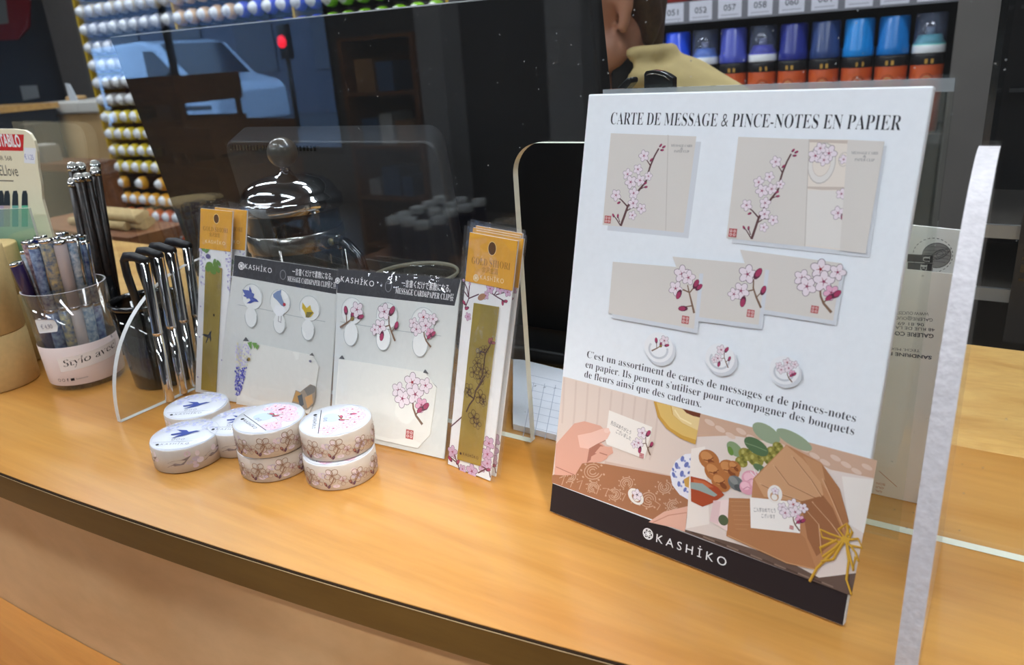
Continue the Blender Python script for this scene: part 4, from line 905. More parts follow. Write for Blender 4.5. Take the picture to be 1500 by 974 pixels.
c.text('f', (-.0152, .0085), (-.0142, .0085), .0024, ink((40, 36, 40)), offset=.03)
c.poly([(-.0125, .0085), (-.0098, .0087), (-.0098, .0108), (-.0125, .0106)], ink((40, 36, 40))); c.text('konstmania', (-.0085, .0092), (-.0005, .0095), .0012, ink((90, 80, 84)))
c.text('K', (.0235, .0335), (.0255, .0336), .0030, ink((96, 84, 90)))
c.build('printed_lettering', wr)
def tagfn(u, w, h): return Vector((CC.x+(R1+h+.0008)*math.cos(va+u/R1), CC.y+(R1+h+.0008)*math.sin(va+u/R1), CC.z+w))
c = Canvas((0, 0, 0), (1, 0, 0), (0, 1, 0), fn=tagfn, h0=1e-4)
c.poly([(-.027, .0500), (-.0262, .0492), (-.0125, .0502), (-.0118, .0512), (-.0108, .0545), (-.0118, .0588), (-.0128, .0596), (-.0265, .0602), (-.0274, .0594)], ink((240, 240, 240))); c.text('€ 4,90', (-.0235, .0528), (-.0145, .0532), .0034, ink((130, 130, 150)))
c.build('price_tag', root)
# the pens in it
FLORA = [mat('floral_blue', (176, 204, 236), .3, coat=.6, var=.5, scale=300, rgb2=(50, 76, 150)), mat('floral_pale', (226, 236, 244), .3, coat=.6, var=.5, scale=320, rgb2=(96, 140, 180)), mat('floral_gold', (222, 210, 160), .3, coat=.6, var=.5, scale=300, rgb2=(70, 110, 160)),
         mat('navy_lacquer', (24, 40, 110), .2, coat=.8), mat('pale_lilac_lacquer', (214, 204, 206), .3, coat=.5), mat('floral_rose', (222, 196, 196), .3, coat=.6, var=.5, scale=450, rgb2=(120, 80, 100)), mat('violet_lacquer', (62, 48, 92), .2, coat=.8), mat('floral_teal', (150, 220, 226), .3, coat=.6, var=.5, scale=320, rgb2=(34, 66, 130))]
FN = ['blue floral', 'pale floral', 'gold and blue floral', 'navy lacquered', 'plain pale lilac', 'rose floral', 'violet lacquered', 'teal floral']
def pen_at(top, base, mi, label, r=.0046, clip=True, group='floral pens in the clear cup'):
    top = Vector(top); base = Vector(base); d = (top-base); Ln = d.length; ax = d.normalized()
    root = thing('ballpoint_pen', base, label, 'pen', group)
    b = MB(); b.lathe([(.0009, 0), (.0014, .002), (r*.72, .012), (r*.92, .016), (r, .024), (r, Ln*.52)], base, FLORA[mi], 20, ax); b.build('lower_barrel', root)
    b = MB(); b.lathe([(r*1.04, Ln*.52+.0002), (r*1.04, Ln*.52+.0025)], base, M_CHROME, 20, ax); b.build('ring', root)
    b = MB(); b.lathe([(r, Ln*.52+.0027), (r*1.02, Ln-.003), (r*1.02, Ln-.0025)], base, FLORA[mi], 20, ax); b.build('upper_barrel', root)
    b = MB(); b.lathe([(r*1.06, Ln-.0024), (r*1.06, Ln-.0006), (r*.9, Ln), (r*.3, Ln-.0004)], base, M_CHROME, 20, ax); b.build('end_cap', root)
    if clip:
        sd = Vector((-CC.x, -CC.y, 0)).normalized(); sd = Matrix.Rotation(clip, 3, 'Z') @ sd; sd = (sd-ax*sd.dot(ax)).normalized()
        p0 = base+ax*(Ln-.0015); b = MB(); b.tube([p0+sd*r*.9, p0+sd*(r+.0018), p0+sd*(r+.0018)-ax*.014, p0+sd*(r+.0005)-ax*.034], .0009, M_STEEL, 8); b.build('clip', root)
PENS = [  # top pixel, distance factor, look, clip turn
    ((22, 384), -.026, -.002, 6, 2.4), ((38, 366), -.019, .012, 1, .9), ((50, 358), -.021, -.013, 0, .6), ((66, 350), -.007, -.020, 2, 0), ((58, 345), -.010, .002, 3, 2.6), ((78, 347), .004, .012, 5, 3.0),
    ((86, 352), .002, -.021, 4, 0), ((97, 346), .011, -.006, 3, 2.), ((105, 349), .013, -.018, 1, .5), ((112, 343), .018, .003, 7, 1.2), ((120, 352), .022, -.010, 0, .4), ((40, 352), -.016, .002, 5, 2.0), ((90, 340), -.002, .020, 1, 3.1)]
placed = []
vr = Vector((-math.sin(va), math.cos(va), 0)); vf = Vector((math.cos(va), math.sin(va), 0))
for (tx, ty), du, df, mi, cl in PENS:
    # du: right in the picture, df: away from the camera
    base = CC + vr*du*.62 - vf*(df*.62)*1.0; base.z = .0042
    ctr = CC - vf*df*1.05 + vr*du*.9
    r_ = ray(tx, ty); t_ = ((ctr-EYE).x*r_.x + (ctr-EYE).y*r_.y)/(r_.x**2+r_.y**2); top = EYE + r_*t_
    placed.append((top, base, mi, cl))
PLACE = ['at the far left of the clear cup', 'in the clear cup, second from its left', 'at the front left of the clear cup', 'in the clear cup left of the lilac pen', 'in the middle of the clear cup', 'at the back of the clear cup', 'at the front centre of the clear cup', 'behind and right of the lilac pen', 'at the front right of the clear cup', 'at the back right of the clear cup', 'at the right rim of the clear cup', 'in the left half of the clear cup behind the others', 'rearmost in the clear cup']
for (top, base, mi, cl), w_ in zip(placed, PLACE): pen_at(top, base, mi, FN[mi]+' ballpoint pen '+w_, clip=cl)

# black crystal-top pens in a slim black cup behind
BC = Vector((-.6457, .3335, .0004))
b = MB(); b.lathe([(.0135, 0), (.0142, .001), (.0142, .07), (.013, .07), (.0125, .003), (.0005, .003)], BC, M_BLACKG, 32, cap1=False)
tag(b.build('slim_pen_cup'), 'slim black cup holding the black crystal-topped pens', 'pen cup')
M_BPEN = mat('black_floral_lacquer', (8, 7, 8), .35, coat=.0, spec=.3, var=.9, scale=330, rgb2=(40, 28, 20)); M_CRYS = mat('crystal', (236, 234, 226), .08, .6, var=.2, scale=600)
BP = [((105.5, 240), -.008, .0), ((117.5, 240), -.004, .008), ((139, 237), .006, .009), ((106, 263), -.0085, -.0055), ((114.5, 256), .0, -.0095), ((125.5, 255), .0085, -.005), ((139, 247), .0095, .001)]
for i, ((tx, ty), du, df) in enumerate(BP):
    base = BC + vr*du*.9 - vf*df*.9; base.z = .0038; ctr = BC+vr*du-vf*df
    r_ = ray(tx, ty); t_ = ((ctr-EYE).x*r_.x + (ctr-EYE).y*r_.y)/(r_.x**2+r_.y**2); top = EYE + r_*t_
    d = top-base; Ln = d.length; ax = d.normalized(); r = .0038
    root = thing('crystal_top_pen', base, ['black crystal-topped pen at the back left of its bundle', 'black crystal-topped pen at the back of its bundle, second from left', 'tallest black crystal-topped pen, at the back right of its bundle', 'black crystal-topped pen at the front left of its bundle', 'black crystal-topped pen at the very front of its bundle', 'black crystal-topped pen at the front right of its bundle', 'black crystal-topped pen at the right of its bundle below the tallest'][i], 'pen', 'black crystal-topped pens')
    b = MB(); b.lathe([(.001, 0), (r*.8, .012), (r, .02), (r, Ln-.0055)], base, M_BPEN, 18, ax); b.build('barrel', root)
    b = MB(); b.lathe([(r*1.06, Ln-.0054), (r*1.06, Ln-.0035), (r*1.12, Ln-.0018)], base, M_CHROME, 18, ax); b.build('collar', root)
    b = MB(); b.lathe([(r*1.08, Ln-.0017), (r*.8, Ln+.0008), (r*.25, Ln+.0016)], base, M_CRYS, 9, ax, smooth=False); b.build('crystal', root)

# smoky cup with four chrome pens
HCN = Vector((-.5460, .3150, .0004)); RH = .0262
b = MB(); M_SMOKE = clear('smoky_plastic', (120, 114, 110), rough=.03, haze=.16, hazecol=(16, 15, 15))
b.lathe([(RH-.0055, 0), (RH-.0045, .0012), (RH, .066), (RH-.0012, .066), (RH-.0058, .003), (.0005, .003)], HCN, M_SMOKE, 48, cap1=False)
root = thing('smoky_pen_cup', (HCN.x, HCN.y, 0), 'smoky black translucent cup holding the chrome pens behind the clear fin', 'pen cup'); b.build('cup_wall', root)
b = MB(); b.lathe([(RH+.0006, .0645), (RH+.0012, .066), (RH+.0008, .068), (RH-.0016, .068), (RH-.002, .0645)], HCN, M_BLACKG, 48, cap0=False, cap1=False); b.build('rim', root)
CH = [((248, 583), (212, 383)), ((268, 571), (232, 375)), ((285, 560), (251, 368)), ((300, 551), (274, 361))]
hl = ['nearest', 'second nearest', 'third nearest', 'farthest']
for i, (bp, tp) in enumerate(CH):
    base = onz(*bp, .0042)
    base.z = .0008; v = base-HCN; v.z = 0
    if v.length < RH+.0042: base = HCN + v.normalized()*(RH+.0042); base.z = .0008
    print('chrome', i, v.length)
    r_ = ray(*tp); ctr = base
    t_ = ((ctr-EYE).x*r_.x + (ctr-EYE).y*r_.y)/(r_.x**2+r_.y**2); top = EYE + r_*t_
    d = top-base; Ln = d.length; ax = d.normalized(); r = .0034
    root = thing('chrome_pen', base, 'chrome pen with black arched clip, %s of the four in the smoky cup' % hl[i], 'pen', 'chrome pens in the smoky cup')
    b = MB(); b.lathe([(r*.4, 0), (r*.85, .0012), (r, .004), (r, Ln*.5)], base, M_CHROME, 24, ax); b.build('barrel', root)
    b = MB(); b.lathe([(r*1.12, Ln*.5+.0002), (r*1.12, Ln*.5+.002), (r*1.05, Ln*.5+.0024), (r*1.05, Ln-.0012), (r*.8, Ln-.0004)], base, M_CHROME, 24, ax); b.build('cap', root)
    e = top + Vector((-.0215, -.002, .0006)); p1 = top - ax*.001
    b = MB(); b.tube([p1 + Vector((.0032, 0, .0012)), p1+Vector((-.004, 0, .0022)), p1.lerp(e, .5)+Vector((0, 0, .003)), e+Vector((.003, 0, .0018)), e+Vector((-.0005, 0, -.0015)), e+Vector((-.0008, 0, -.012)), e+Vector((.0028, .0006, -.036))], .0026, M_BLACK, 10, flat=1.3); b.build('clip_arch', root)

# =================================================================== BEHIND THE SCREEN
# back of the monitor
M_HOUS = mat('housing_plastic', (50, 50, 52), .42, var=.08, scale=200)
MY0, MY1, MZ = .492, .458, .266
MU = Vector((1, 0, 0)); MV = Vector((0, MY1-MY0, MZ)).normalized(); MO = Vector((-.72, MY0, .0006)); C = Canvas(MO, MU, MV)
root = thing('monitor', (-.47, MY0+.03, 0), 'black monitor seen from the back with a raised housing, behind the clear screen', 'monitor')
q = [C.px(160, 55), C.px(862, -15), C.px(882, 160)]; xr = C.px(878, 137)[0]; xl = .5*(C.px(160, 55)[0]+C.px(270, 351)[0])
TLc = C.px(160, 55); TRc = C.px(862, -15); ML = C.px(270, 351)
pts = [(ML[0]+.0, .016), (xr+.002, .016), (xr, .2), (TRc[0], TRc[1]), (TLc[0], TLc[1]), (ML[0], ML[1])]
b = MB(); b.prism([C.P(a, d, 0) for a, d in pts], -C.N*.018, M_MON); b.build('back_panel', root, bevel=.002)
b = MB(); o1 = C.pxs([(352, 186), (600, 184.5), (630, 185)]); o2 = C.pxs([(328, 207), (606, 205), (632, 207)])
hx0, hx1 = o1[0][0], C.px(648, 230)[0]; hz = o1[0][1]; gx0, gx1 = o2[0][0], C.px(640, 230)[0]
def rrect(x0, x1, z0, z1, r, h):
    out = []
    for cx_, cz_, a0 in ((x1-r, z1-r, 0), (x0+r, z1-r, PI/2), (x0+r, z0+r, PI), (x1-r, z0+r, 1.5*PI)):
        for k in range(7): a = a0+PI/2*k/6; out.append(C.P(cx_+r*math.cos(a), cz_+r*math.sin(a), h))
    return out
D = .021
lo = rrect(hx0-.004, hx1+.006, .022, hz, .014, .0002)
q2 = [ (C.px(328, 207)), (C.px(632, 205)) ]
# front face of the housing, measured on its own plane
C2 = Canvas(MO + C.N*D, MU, MV); fl_ = C2.px(326, 208); fr_ = C2.px(641, 222); ft = C2.px(480, 206)[1]
def rr2(x0, x1, z0, z1, r, h):
    out = []
    for cx_, cz_, a0 in ((x1-r, z1-r, 0), (x0+r, z1-r, PI/2), (x0+r, z0+r, PI), (x1-r, z0+r, 1.5*PI)):
        for k in range(7): a = a0+PI/2*k/6; out.append(C2.P(cx_+r*math.cos(a), cz_+r*math.sin(a), h))
    return out
hi0 = rr2(fl_[0], fr_[0], .03, ft, .012, -.002); hi = rr2(fl_[0]+.0018, fr_[0]-.0018, .032, ft-.0018, .011, 0)
n = len(lo); b = MB()
b.add(lo+hi0+hi, [(i, (i+1) % n, n+(i+1) % n, n+i) for i in range(n)] + [(n+i, n+(i+1) % n, 2*n+(i+1) % n, 2*n+i) for i in range(n)], M_HOUS, True)
b.add(hi, [tuple(range(n))], M_HOUS); hs = b.build('rear_housing', root, fix=True)
b = MB(); c = Canvas(MO + C.N*D, MU, MV)
for i in range(26):
    x = fl_[0]+.008+i*.0042; b.prism([c.P(x, ft-.0085, .0002), c.P(x+.0024, ft-.0085, .0002), c.P(x+.0034, ft-.004, .0002), c.P(x+.001, ft-.004, .0002)], C.N*.0002, M_BLACKG)
b.build('vent', root)
b = MB(); b.boxr((MO.x+.30, .458, .0006), (xr+MO.x+.012, .60, .013), M_MON); b.build('foot', root, bevel=.003)
b = MB(); b.boxr((MO.x+.22, MY0+.022, .006), (MO.x+.32, MY0+.045, .12), M_MON); b.build('neck', root)

# French press
FP = Vector((-.4630, .3985, 0))
mp = .000545
root = thing('french_press', FP, 'small glass French press with domed chrome lid and ball knob, behind the screen', 'coffee maker')
M_PRG = clear('press_glass', (170, 160, 150), rough=.0, haze=.02, gain=1.2); M_COF = mat('dark_coffee', (40, 28, 20), .2)
RP = .0355; ZR = .130
b = MB(); b.lathe([(RP-.003, .012), (RP, .016), (RP, ZR-.004), (RP+.001, ZR), (RP-.0008, ZR), (RP-.0015, .017), (RP-.005, .0145), (.0004, .0145)], FP, M_PRG, 48, cap1=False); b.build('glass_beaker', root)
b = MB(); b.lathe([(RP-.0028, .0155), (RP-.002, .018), (RP-.002, .045)], FP, M_COF, 40); b.build('coffee', root)
b = MB(); b.lathe([(RP+.0028, ZR-.006), (RP+.0036, ZR-.0055), (RP+.0036, ZR+.0015), (RP+.0028, ZR+.003), (RP+.001, ZR+.004), (RP-.0003, ZR+.007), (RP-.003, ZR+.0115), (RP-.009, ZR+.0158), (RP-.018, ZR+.0188), (.006, ZR+.0200), (.0045, ZR+.022)], FP, M_CHROME, 56); b.build('lid', root)
sp_ = (FP*-1); sp_.z = 0; sp_ = Vector((-.75, -.66, 0)).normalized()
b = MB(); b.tube([FP+sp_*(RP+.001)+Vector((0, 0, ZR-.012)), FP+sp_*(RP+.006)+Vector((0, 0, ZR-.009)), FP+sp_*(RP+.0095)+Vector((0, 0, ZR-.006))], .003, M_CHROME, 10); b.build('spout', root)
b = MB(); b.cyl(FP+Vector((0, 0, ZR+.0215)), FP+Vector((0, 0, ZR+.0270)), .004, M_CHROME); b.ball(FP+Vector((0, 0, ZR+.0360)), .0112, mat('knob_plastic', (84, 78, 70), .3, coat=.5), 28, 18); b.build('knob', root)
b = MB(); b.lathe([(RP+.0006, .0955), (RP+.0014, .096), (RP+.0014, .1085), (RP+.0006, .109)], FP, M_STEEL, 48, cap0=False, cap1=False); b.build('upper_band', root)
b = MB(); b.lathe([(RP+.0006, .012), (RP+.0016, .0125), (RP+.0016, .024), (RP+.0006, .0245)], FP, M_STEEL, 48, cap0=False, cap1=False)
for k in range(4):
    a = .5+PI/2*k; d = Vector((math.cos(a), math.sin(a), 0)); b.tube([FP+d*(RP+.0014)+Vector((0, 0, .1)), FP+d*(RP+.0014)+Vector((0, 0, .018)), FP+d*(RP+.004)+Vector((0, 0, .003)), FP+d*(RP+.007)+Vector((0, 0, .0012))], .0011, M_STEEL, 8)
b.build('leg_frame', root)
hd_ = Vector((1, -.12, 0)).normalized(); b = MB(); p0 = FP+hd_*(RP+.0012)+Vector((0, 0, .1030))
b.box(p0+hd_*.008, (.018, .0045, .0105), M_STEEL, Matrix.Rotation(math.atan2(hd_.y, hd_.x), 3, 'Z')); b.build('handle_bracket', root, bevel=.0012)
b = MB(); sdv = Vector((hd_.y, -hd_.x, 0)); b.ball(p0+hd_*.0095+sdv*.0026, .0028, mat('brass_screw', (176, 160, 110), .3, 1.0), 12, 8, (1, .6, 1)); b.build('screw', root)
b = MB(); b.tube([p0+hd_*.014+Vector((0, 0, .001)), p0+hd_*.024+Vector((0, 0, 0)), p0+hd_*.036+Vector((0, 0, -.008)), p0+hd_*.042+Vector((0, 0, -.025)), p0+hd_*.040+Vector((0, 0, -.055)), p0+hd_*.028+Vector((0, 0, -.0835)), p0+hd_*.006+Vector((0, 0, -.086))], .0038, M_BLACKG, 12); b.build('handle', root)
b = MB(); lp = FP+hd_*(RP+.003)+Vector((0, 0, .0900)); RB_ = Matrix.Rotation(math.atan2(hd_.y, hd_.x)-.5, 3, 'Z'); b.box(lp, (.0125, .001, .007), M_STEEL, RB_); pl_ = b.build('name_plate', root)
c = Canvas(lp - (RB_ @ Vector((.0055, .0007, .0022))), RB_ @ Vector((1, 0, 0)), (0, 0, 1)); c.text('bodum', (0, 0), (.011, 0), .0032, INK_D, offset=.01); c.build('lettering', pl_)

# drinking glass
GL = Vector((-.3440, .3955, .0006)); gp_ = [(.0215, 0), (.0225, .0015), (.0295, .082), (.0300, .0835), (.0293, .0832), (.0285, .08), (.0212, .006), (.0004, .005)]
b = MB(); b.lathe(gp_, GL, M_GLASS, 48, cap1=False); root = thing('drinking_glass', (GL.x, GL.y, 0), 'clear drinking glass standing behind the blossom card pack and the screen', 'glass')
b.build('glass_wall', root); b = MB(); b.lathe([(.0297, .0818), (.0306, .083), (.0306, .0838), (.0297, .0848), (.0288, .0838), (.0288, .083)], GL, clear('glass_rim', (240, 238, 226), rough=.05, haze=.42, hazecol=(206, 200, 180)), 48, cap0=False, cap1=False); b.build('rim', root)

# papers
PAP = mat('office_paper', (232, 236, 244), .7, var=.02, scale=120)
def sheet(name, px, z, t, label, lines, grp=None):
    P_ = [onz(x, y, z) for x, y in px]; b = MB(); b.prism([p + Vector((0, 0, t)) for p in P_], (0, 0, -t), PAP); o = b.build(name); tag(o, label, 'paper', grp)
    c = Canvas(P_[0] + Vector((0, 0, t)), P_[1]-P_[0], Vector((0, 0, 1)).cross((P_[1]-P_[0]).normalized())); lines(c, o); return o
def ln1(c, o):
    g = ink((176, 184, 200))
    for k in range(8): c.lpx([(771+k*.5, 548+k*11), (900, 577+k*11)], .6, g)
    for k in range(6): c.lpx([(782+k*16, 560+k*2), (766+k*16, 640+k*2)], .5, g)
    for k in range(4): c.tpx(str(k+5), (781+k*14.5, 566+k*1.8), (784+k*14.5, 566.6+k*1.8), 3, ink((110, 116, 130)))
    c.build('printed_grid', o)
sheet('planner_sheet', [(752, 629), (752, 533), (766, 534), (1010, 594), (985, 690)], .0004, .004, 'white ruled planner pad lying behind the screen, left of the poster', ln1)

# leaflets
LY = .380
def leaflet(name, quad, Y, mtl, label, fn):
    P_ = [ony(x, y, Y) for x, y in quad]; z0 = min(p.z for p in P_)
    P_ = [Vector((p.x, p.y, max(p.z, .0004))) for p in P_]
    b = MB(); b.prism(P_, (0, .0012, 0), mtl); o = b.build(name); tag(o, label, 'leaflet')
    c = Canvas(Vector((P_[0].x, Y, 0)), (1, 0, 0), (0, 0, 1), h0=6e-5); fn(c, o); return o
M_TAUPE = mat('taupe_card', (248, 238, 230), .55, var=.02, scale=60); M_GREYC = mat('grey_card', (246, 242, 238), .55, var=.02, scale=60)
INK_V = ink((56, 50, 66))
def lf1(c, o):
    for s_, a, d, hh, bo in (('WWW.OUCESTART.FR', (1360.2, 457.5), (1292, 455), 5, 0), ('GALERIE@OUCEST.FR', (1366.5, 466.5), (1290, 462), 5, 0), ('06 81 69 20 41', (1353.5, 473.5), (1290, 470), 5, 0), ('48 RUE DE LA REINE', (1369.5, 481), (1285, 475.5), 5, 0), ('GALERIE COULEUR', (1367.8, 489.5), (1280, 483), 6.4, .02), ('TECH. MIXTE', (1347.5, 512), (1296, 508), 4.2, 0), ('SANDRINE PAGE', (1365, 521.6), (1282, 513), 5.4, .025)):
        c.tpx(s_, a, d, hh, INK_V, offset=bo)
    OR = ink((196, 120, 80))
    for s_, a, d in (('BON', (1296.5, 708.5), (1284, 706)), ('OUI', (1294.5, 713.5), (1283.5, 711.5)), ('GAL', (1292, 719), (1282, 717))): c.tpx(s_, a, d, 3.6, OR)
    c.lpx([(1314, 713), (1288, 690)], .8, OR); c.build('printed_text', o)
leaflet('flyer', [(1225, 384), (1407, 403), (1353, 757), (1170, 715)], LY, M_TAUPE, 'taupe flyer with upside-down printed address, standing between poster and right-hand fin', lf1)
def lf2(c, o):
    k = c.mpp(1370, 374); u, w = c.px(1372, 374); G = ink((70, 66, 70))
    for t in range(28): c.ring(c.px(1366, 374), 27*k, 27*k, .9*k, G, a0=t*2*PI/28, a1=t*2*PI/28+.12, n=3)
    c.ell((u, w), 19.5*k, 19.5*k, ink((150, 146, 144)), 0, 28); c.ring((u, w), 19.5*k, 19.5*k, .9*k, G, n=30)
    for i in range(1, 6):
        c.ring((u+4*k, w+2*k), 19*k*math.cos(i*.26)*.92, 19*k*abs(math.cos(i*.26))*(.16*i), .5*k, G, .6, 24)
        f_ = -1+i/3; c.line([(u+19*k*math.cos(a)*.98*(1-.0), w+f_*19*k*.9+2*k*math.sin(a)) for a in [PI*q/8 for q in range(9)] if abs(math.cos(a)) <= math.sqrt(max(0, 1-(f_*.9)**2))+.02][:9] or [(u, w), (u+k, w)], .5*k, G)
    for ch, x0, y0 in (('U', 1352, 389), ('E', 1348, 401)):
        c.ppx([(1330, y0-17), (1367, y0-15), (1366, y0-4), (1329, y0-6)], ink((44, 38, 44)))
        c.text(serif(ch), c.px(x0+1, y0-14.5), c.px(x0, y0-5.5), 9*k, ink((214, 210, 206)), offset=.01)
    c.lpx([(1325, 396), (1372, 399)], 1., G)
    c.build('printed_globe', o)
leaflet('flyer', [(1240, 320), (1419.5, 338.5), (1404, 440), (1225, 420)], LY+.0022, M_GREYC, 'pale grey flyer with a wire globe emblem rising behind the taupe flyer', lf2)

# black clip stand showing over the poster
BY = .374
root = thing('clip_stand', (-.125, BY, 0), 'black plastic stand with two upright clip tabs showing just over the poster top', 'stand')
Q = lambda *pts: [ony(x, y, BY) for x, y in pts]
b = MB(); tb = Q((943, 150), (943, 108), (946, 104), (956, 102.5), (968, 104.5), (978, 109), (985.5, 114), (985, 150)); b.prism(tb, (0, .006, 0), M_BLACKG); b.build('clip_tab', root, bevel=.0012)
b = MB(); b.tube(Q((946.5, 111), (950, 108.5), (960, 108), (972, 111), (981, 117)), .0003, M_STEEL, 6); b.build('edge_line', root)
b = MB(); b.prism(Q((904, 150), (904, 128), (918, 114), (923, 114), (924, 121), (914, 133), (914, 150)), (0, .010, 0), M_BLACKG); b.build('clip_tab', root, bevel=.001)
px_ = Q((904, 148), (985, 148)); b = MB(); zt = px_[0].z+.001
b.boxr((px_[0].x, BY, zt-.012), (px_[1].x, BY+.012, zt), M_BLACKG); b.boxr((px_[0].x+.012, BY+.001, .006), (px_[1].x-.012, BY+.011, zt-.012), M_BLACKG); b.build('post', root)
b = MB(); b.boxr((px_[0].x+.002, BY-.014, .0005), (px_[1].x-.002, BY+.03, .006), M_BLACKG); b.build('base', root, bevel=.001)

# =================================================================== SHOP BEHIND THE COUNTER
RY = 1.9
M_RACK = mat('rack_metal', (60, 60, 62), .5, var=.05, scale=20); M_POST = mat('grey_post', (98, 93, 90), .55, var=.06, scale=12)
M_YEL = mat('yellow_strip', (226, 186, 40), .5); M_DOME = mat('white_dome', (226, 228, 232), .25, coat=.6)
# right-hand rack of standing cans
root = thing('spray_can_shelf', (-.75, RY+.06, FL), 'dark shelf rack holding the upright blue-capped spray cans, with a grey side panel', 'shelf rack')
SHZ = .004
b = MB(); b.boxr((-1.35, RY-.055, SHZ-.02), (-.14, RY+.16, SHZ), M_RACK); b.build('lower_board', root)
b = MB(); b.boxr((-1.35, RY-.035, .262), (-.14, RY+.16, .282), M_RACK); b.build('upper_board', root)
b = MB(); b.boxr((-1.35, RY+.161, FL+.001), (-.14, RY+.18, .75), M_BLACK); b.build('back_panel', root)
b = MB(); b.boxr((-.139, RY-.07, FL+.001), (-.047, RY+.18, .75), M_POST); b.build('side_panel', root)
b = MB(); b.boxr((-1.375, RY-.055, FL+.001), (-1.352, RY+.18, .75), M_RACK); b.build('side_panel', root)
b = MB(); b.boxr((-1.35, RY-.05, FL+.001), (-.14, RY+.16, FL+.08), M_RACK); b.build('plinth', root)
c0 = ony(940, 40, RY-.036); b = MB(); b.prism([Vector((-1.35, RY-.0362, .257)), Vector((-.14, RY-.0362, .257)), Vector((-.14, RY-.0362, .305)), Vector((-1.35, RY-.0362, .305))], (0, .001, 0), mat('label_rail', (120, 120, 128), .4)); b.build('label_rail', root)
c = Canvas(Vector((0, RY-.0363, 0)), (1, 0, 0), (0, 0, 1), h0=2e-4)
for i, (n_, px) in enumerate((('046', 962), ('051', 995), ('052', 1038), ('057', 1078), ('058', 1122), ('060', 1166), ('061', 1208), ('064', 1262), ('065', 1310), ('066', 1364))):
    u = -.8024 + .0682*i
    c.poly([(u-.027, .2615), (u+.027, .2615), (u+.027, .303), (u-.027, .303)], ink((214, 214, 226))); c.text(n_, (u-.014, .277), (u+.014, .277), .013, ink((70, 70, 80)), offset=.01); c.line([(u-.02, .268), (u+.02, .268)], .0022, ink((170, 170, 184)))
c.build('price_labels', root)
M_CANB = mat('can_red', (156, 48, 30), .35, var=.25, scale=12, rgb2=(196, 86, 36)); M_CANK = mat('can_black', (28, 26, 28), .4)
CAPS = [('royal blue', (36, 96, 214)), ('bright blue', (28, 78, 226)), ('clear', None), ('violet blue', (72, 82, 176)), ('clear', None), ('navy', (36, 46, 130)), ('dark slate blue', (46, 66, 116)), ('azure', (18, 128, 206)), ('deep azure', (14, 110, 186)), ('clear', None)]
PL = {2: (110, 150, 220), 4: (80, 76, 190), 9: (120, 208, 196)}
M_CLCAP = clear('clear_cap', (214, 218, 236), rough=.05, haze=.16, hazecol=(150, 160, 190))
for i, (nm, rgb) in enumerate(CAPS):
    x = -.8024 + .0682*i; y = RY; o = (x, y, SHZ+.0004)
    if rgb: lb = 'red spray can with %s cap under the label rail' % nm
    else: lb = 'red spray can with clear cap over a %s nozzle collar' % {2: 'pale blue', 4: 'violet', 9: 'mint green'}[i]
    root = thing('spray_can', o, lb, 'spray can', 'upright spray cans on the shelf')
    b = MB(); b.lathe([(.030, 0), (.0318, .003), (.0318, .135), (.0316, .1355)], o, M_CANB, 28); b.build('can_body', root)
    b = MB(); b.lathe([(.0319, .1356), (.0320, .136), (.0320, .153), (.0308, .157), (.030, .158)], o, M_CANK, 28); b.build('shoulder_band', root)
    c = Canvas((0, 0, 0), (1, 0, 0), (0, 1, 0), fn=lambda u, w, h, x=x: Vector((x+(.0319+h)*math.sin(u/.0319), y-(.0319+h)*math.cos(u/.0319), SHZ+w)), h0=2e-4)
    u = .004 + .006*math.sin(i*2.1); c.ell((u, .105), .0135, .0145, ink((44, 40, 38)), 0, 18); c.ell((u, .105), .0085, .0095, ink(((170, 150, 96), (150, 150, 140), (186, 170, 110))[i % 3]), 0, 14)
    c.poly([(u-.006, .1385), (u+.010, .1385), (u+.010, .1475), (u-.006, .1475)], ink((196, 150, 70)), 8e-4); c.build('printed_label', root)
    if rgb:
        m = mat('cap_%d' % i, rgb, .3, coat=.4)
        b = MB(); b.lathe([(.0318, .1582), (.0322, .160), (.0318, .176), (.0302, .179), (.0296, .231), (.0276, .2345), (.018, .2335)], o, m, 28); b.build('cap', root)
    else:
        m = mat('collar_%d' % i, PL[i], .3, coat=.4)
        b = MB(); b.lathe([(.0318, .1582), (.032, .160), (.0318, .174), (.027, .182), (.022, .194)], o, M_DOME, 28, mats=[M_DOME, M_DOME, m, m]); b.build('nozzle_collar', root)
        b = MB(); b.lathe([(.009, .1945), (.009, .208), (.0085, .209)], o, M_DOME, 16); b.build('nozzle', root)
        b = MB(); b.lathe([(.0305, .176), (.0296, .233), (.0268, .2355), (.0004, .235)], o, M_CLCAP, 28, cap0=False, cap1=False); b.build('clear_cap', root)
for i in range(10):                                 # feet of the row above
    x = -.8024+.0682*i; b = MB(); b.lathe([(.030, 0), (.0318, .003), (.0318, .19), (.026, .197), (.024, .235)], (x, RY, .2824), mat('can_upper', ((150, 40, 34)), .4, var=.3, scale=14), 24)
    tag(b.build('spray_can'), 'spray can on the upper board, only its dark red foot showing above the label rail', 'spray can', 'spray cans on the upper board')

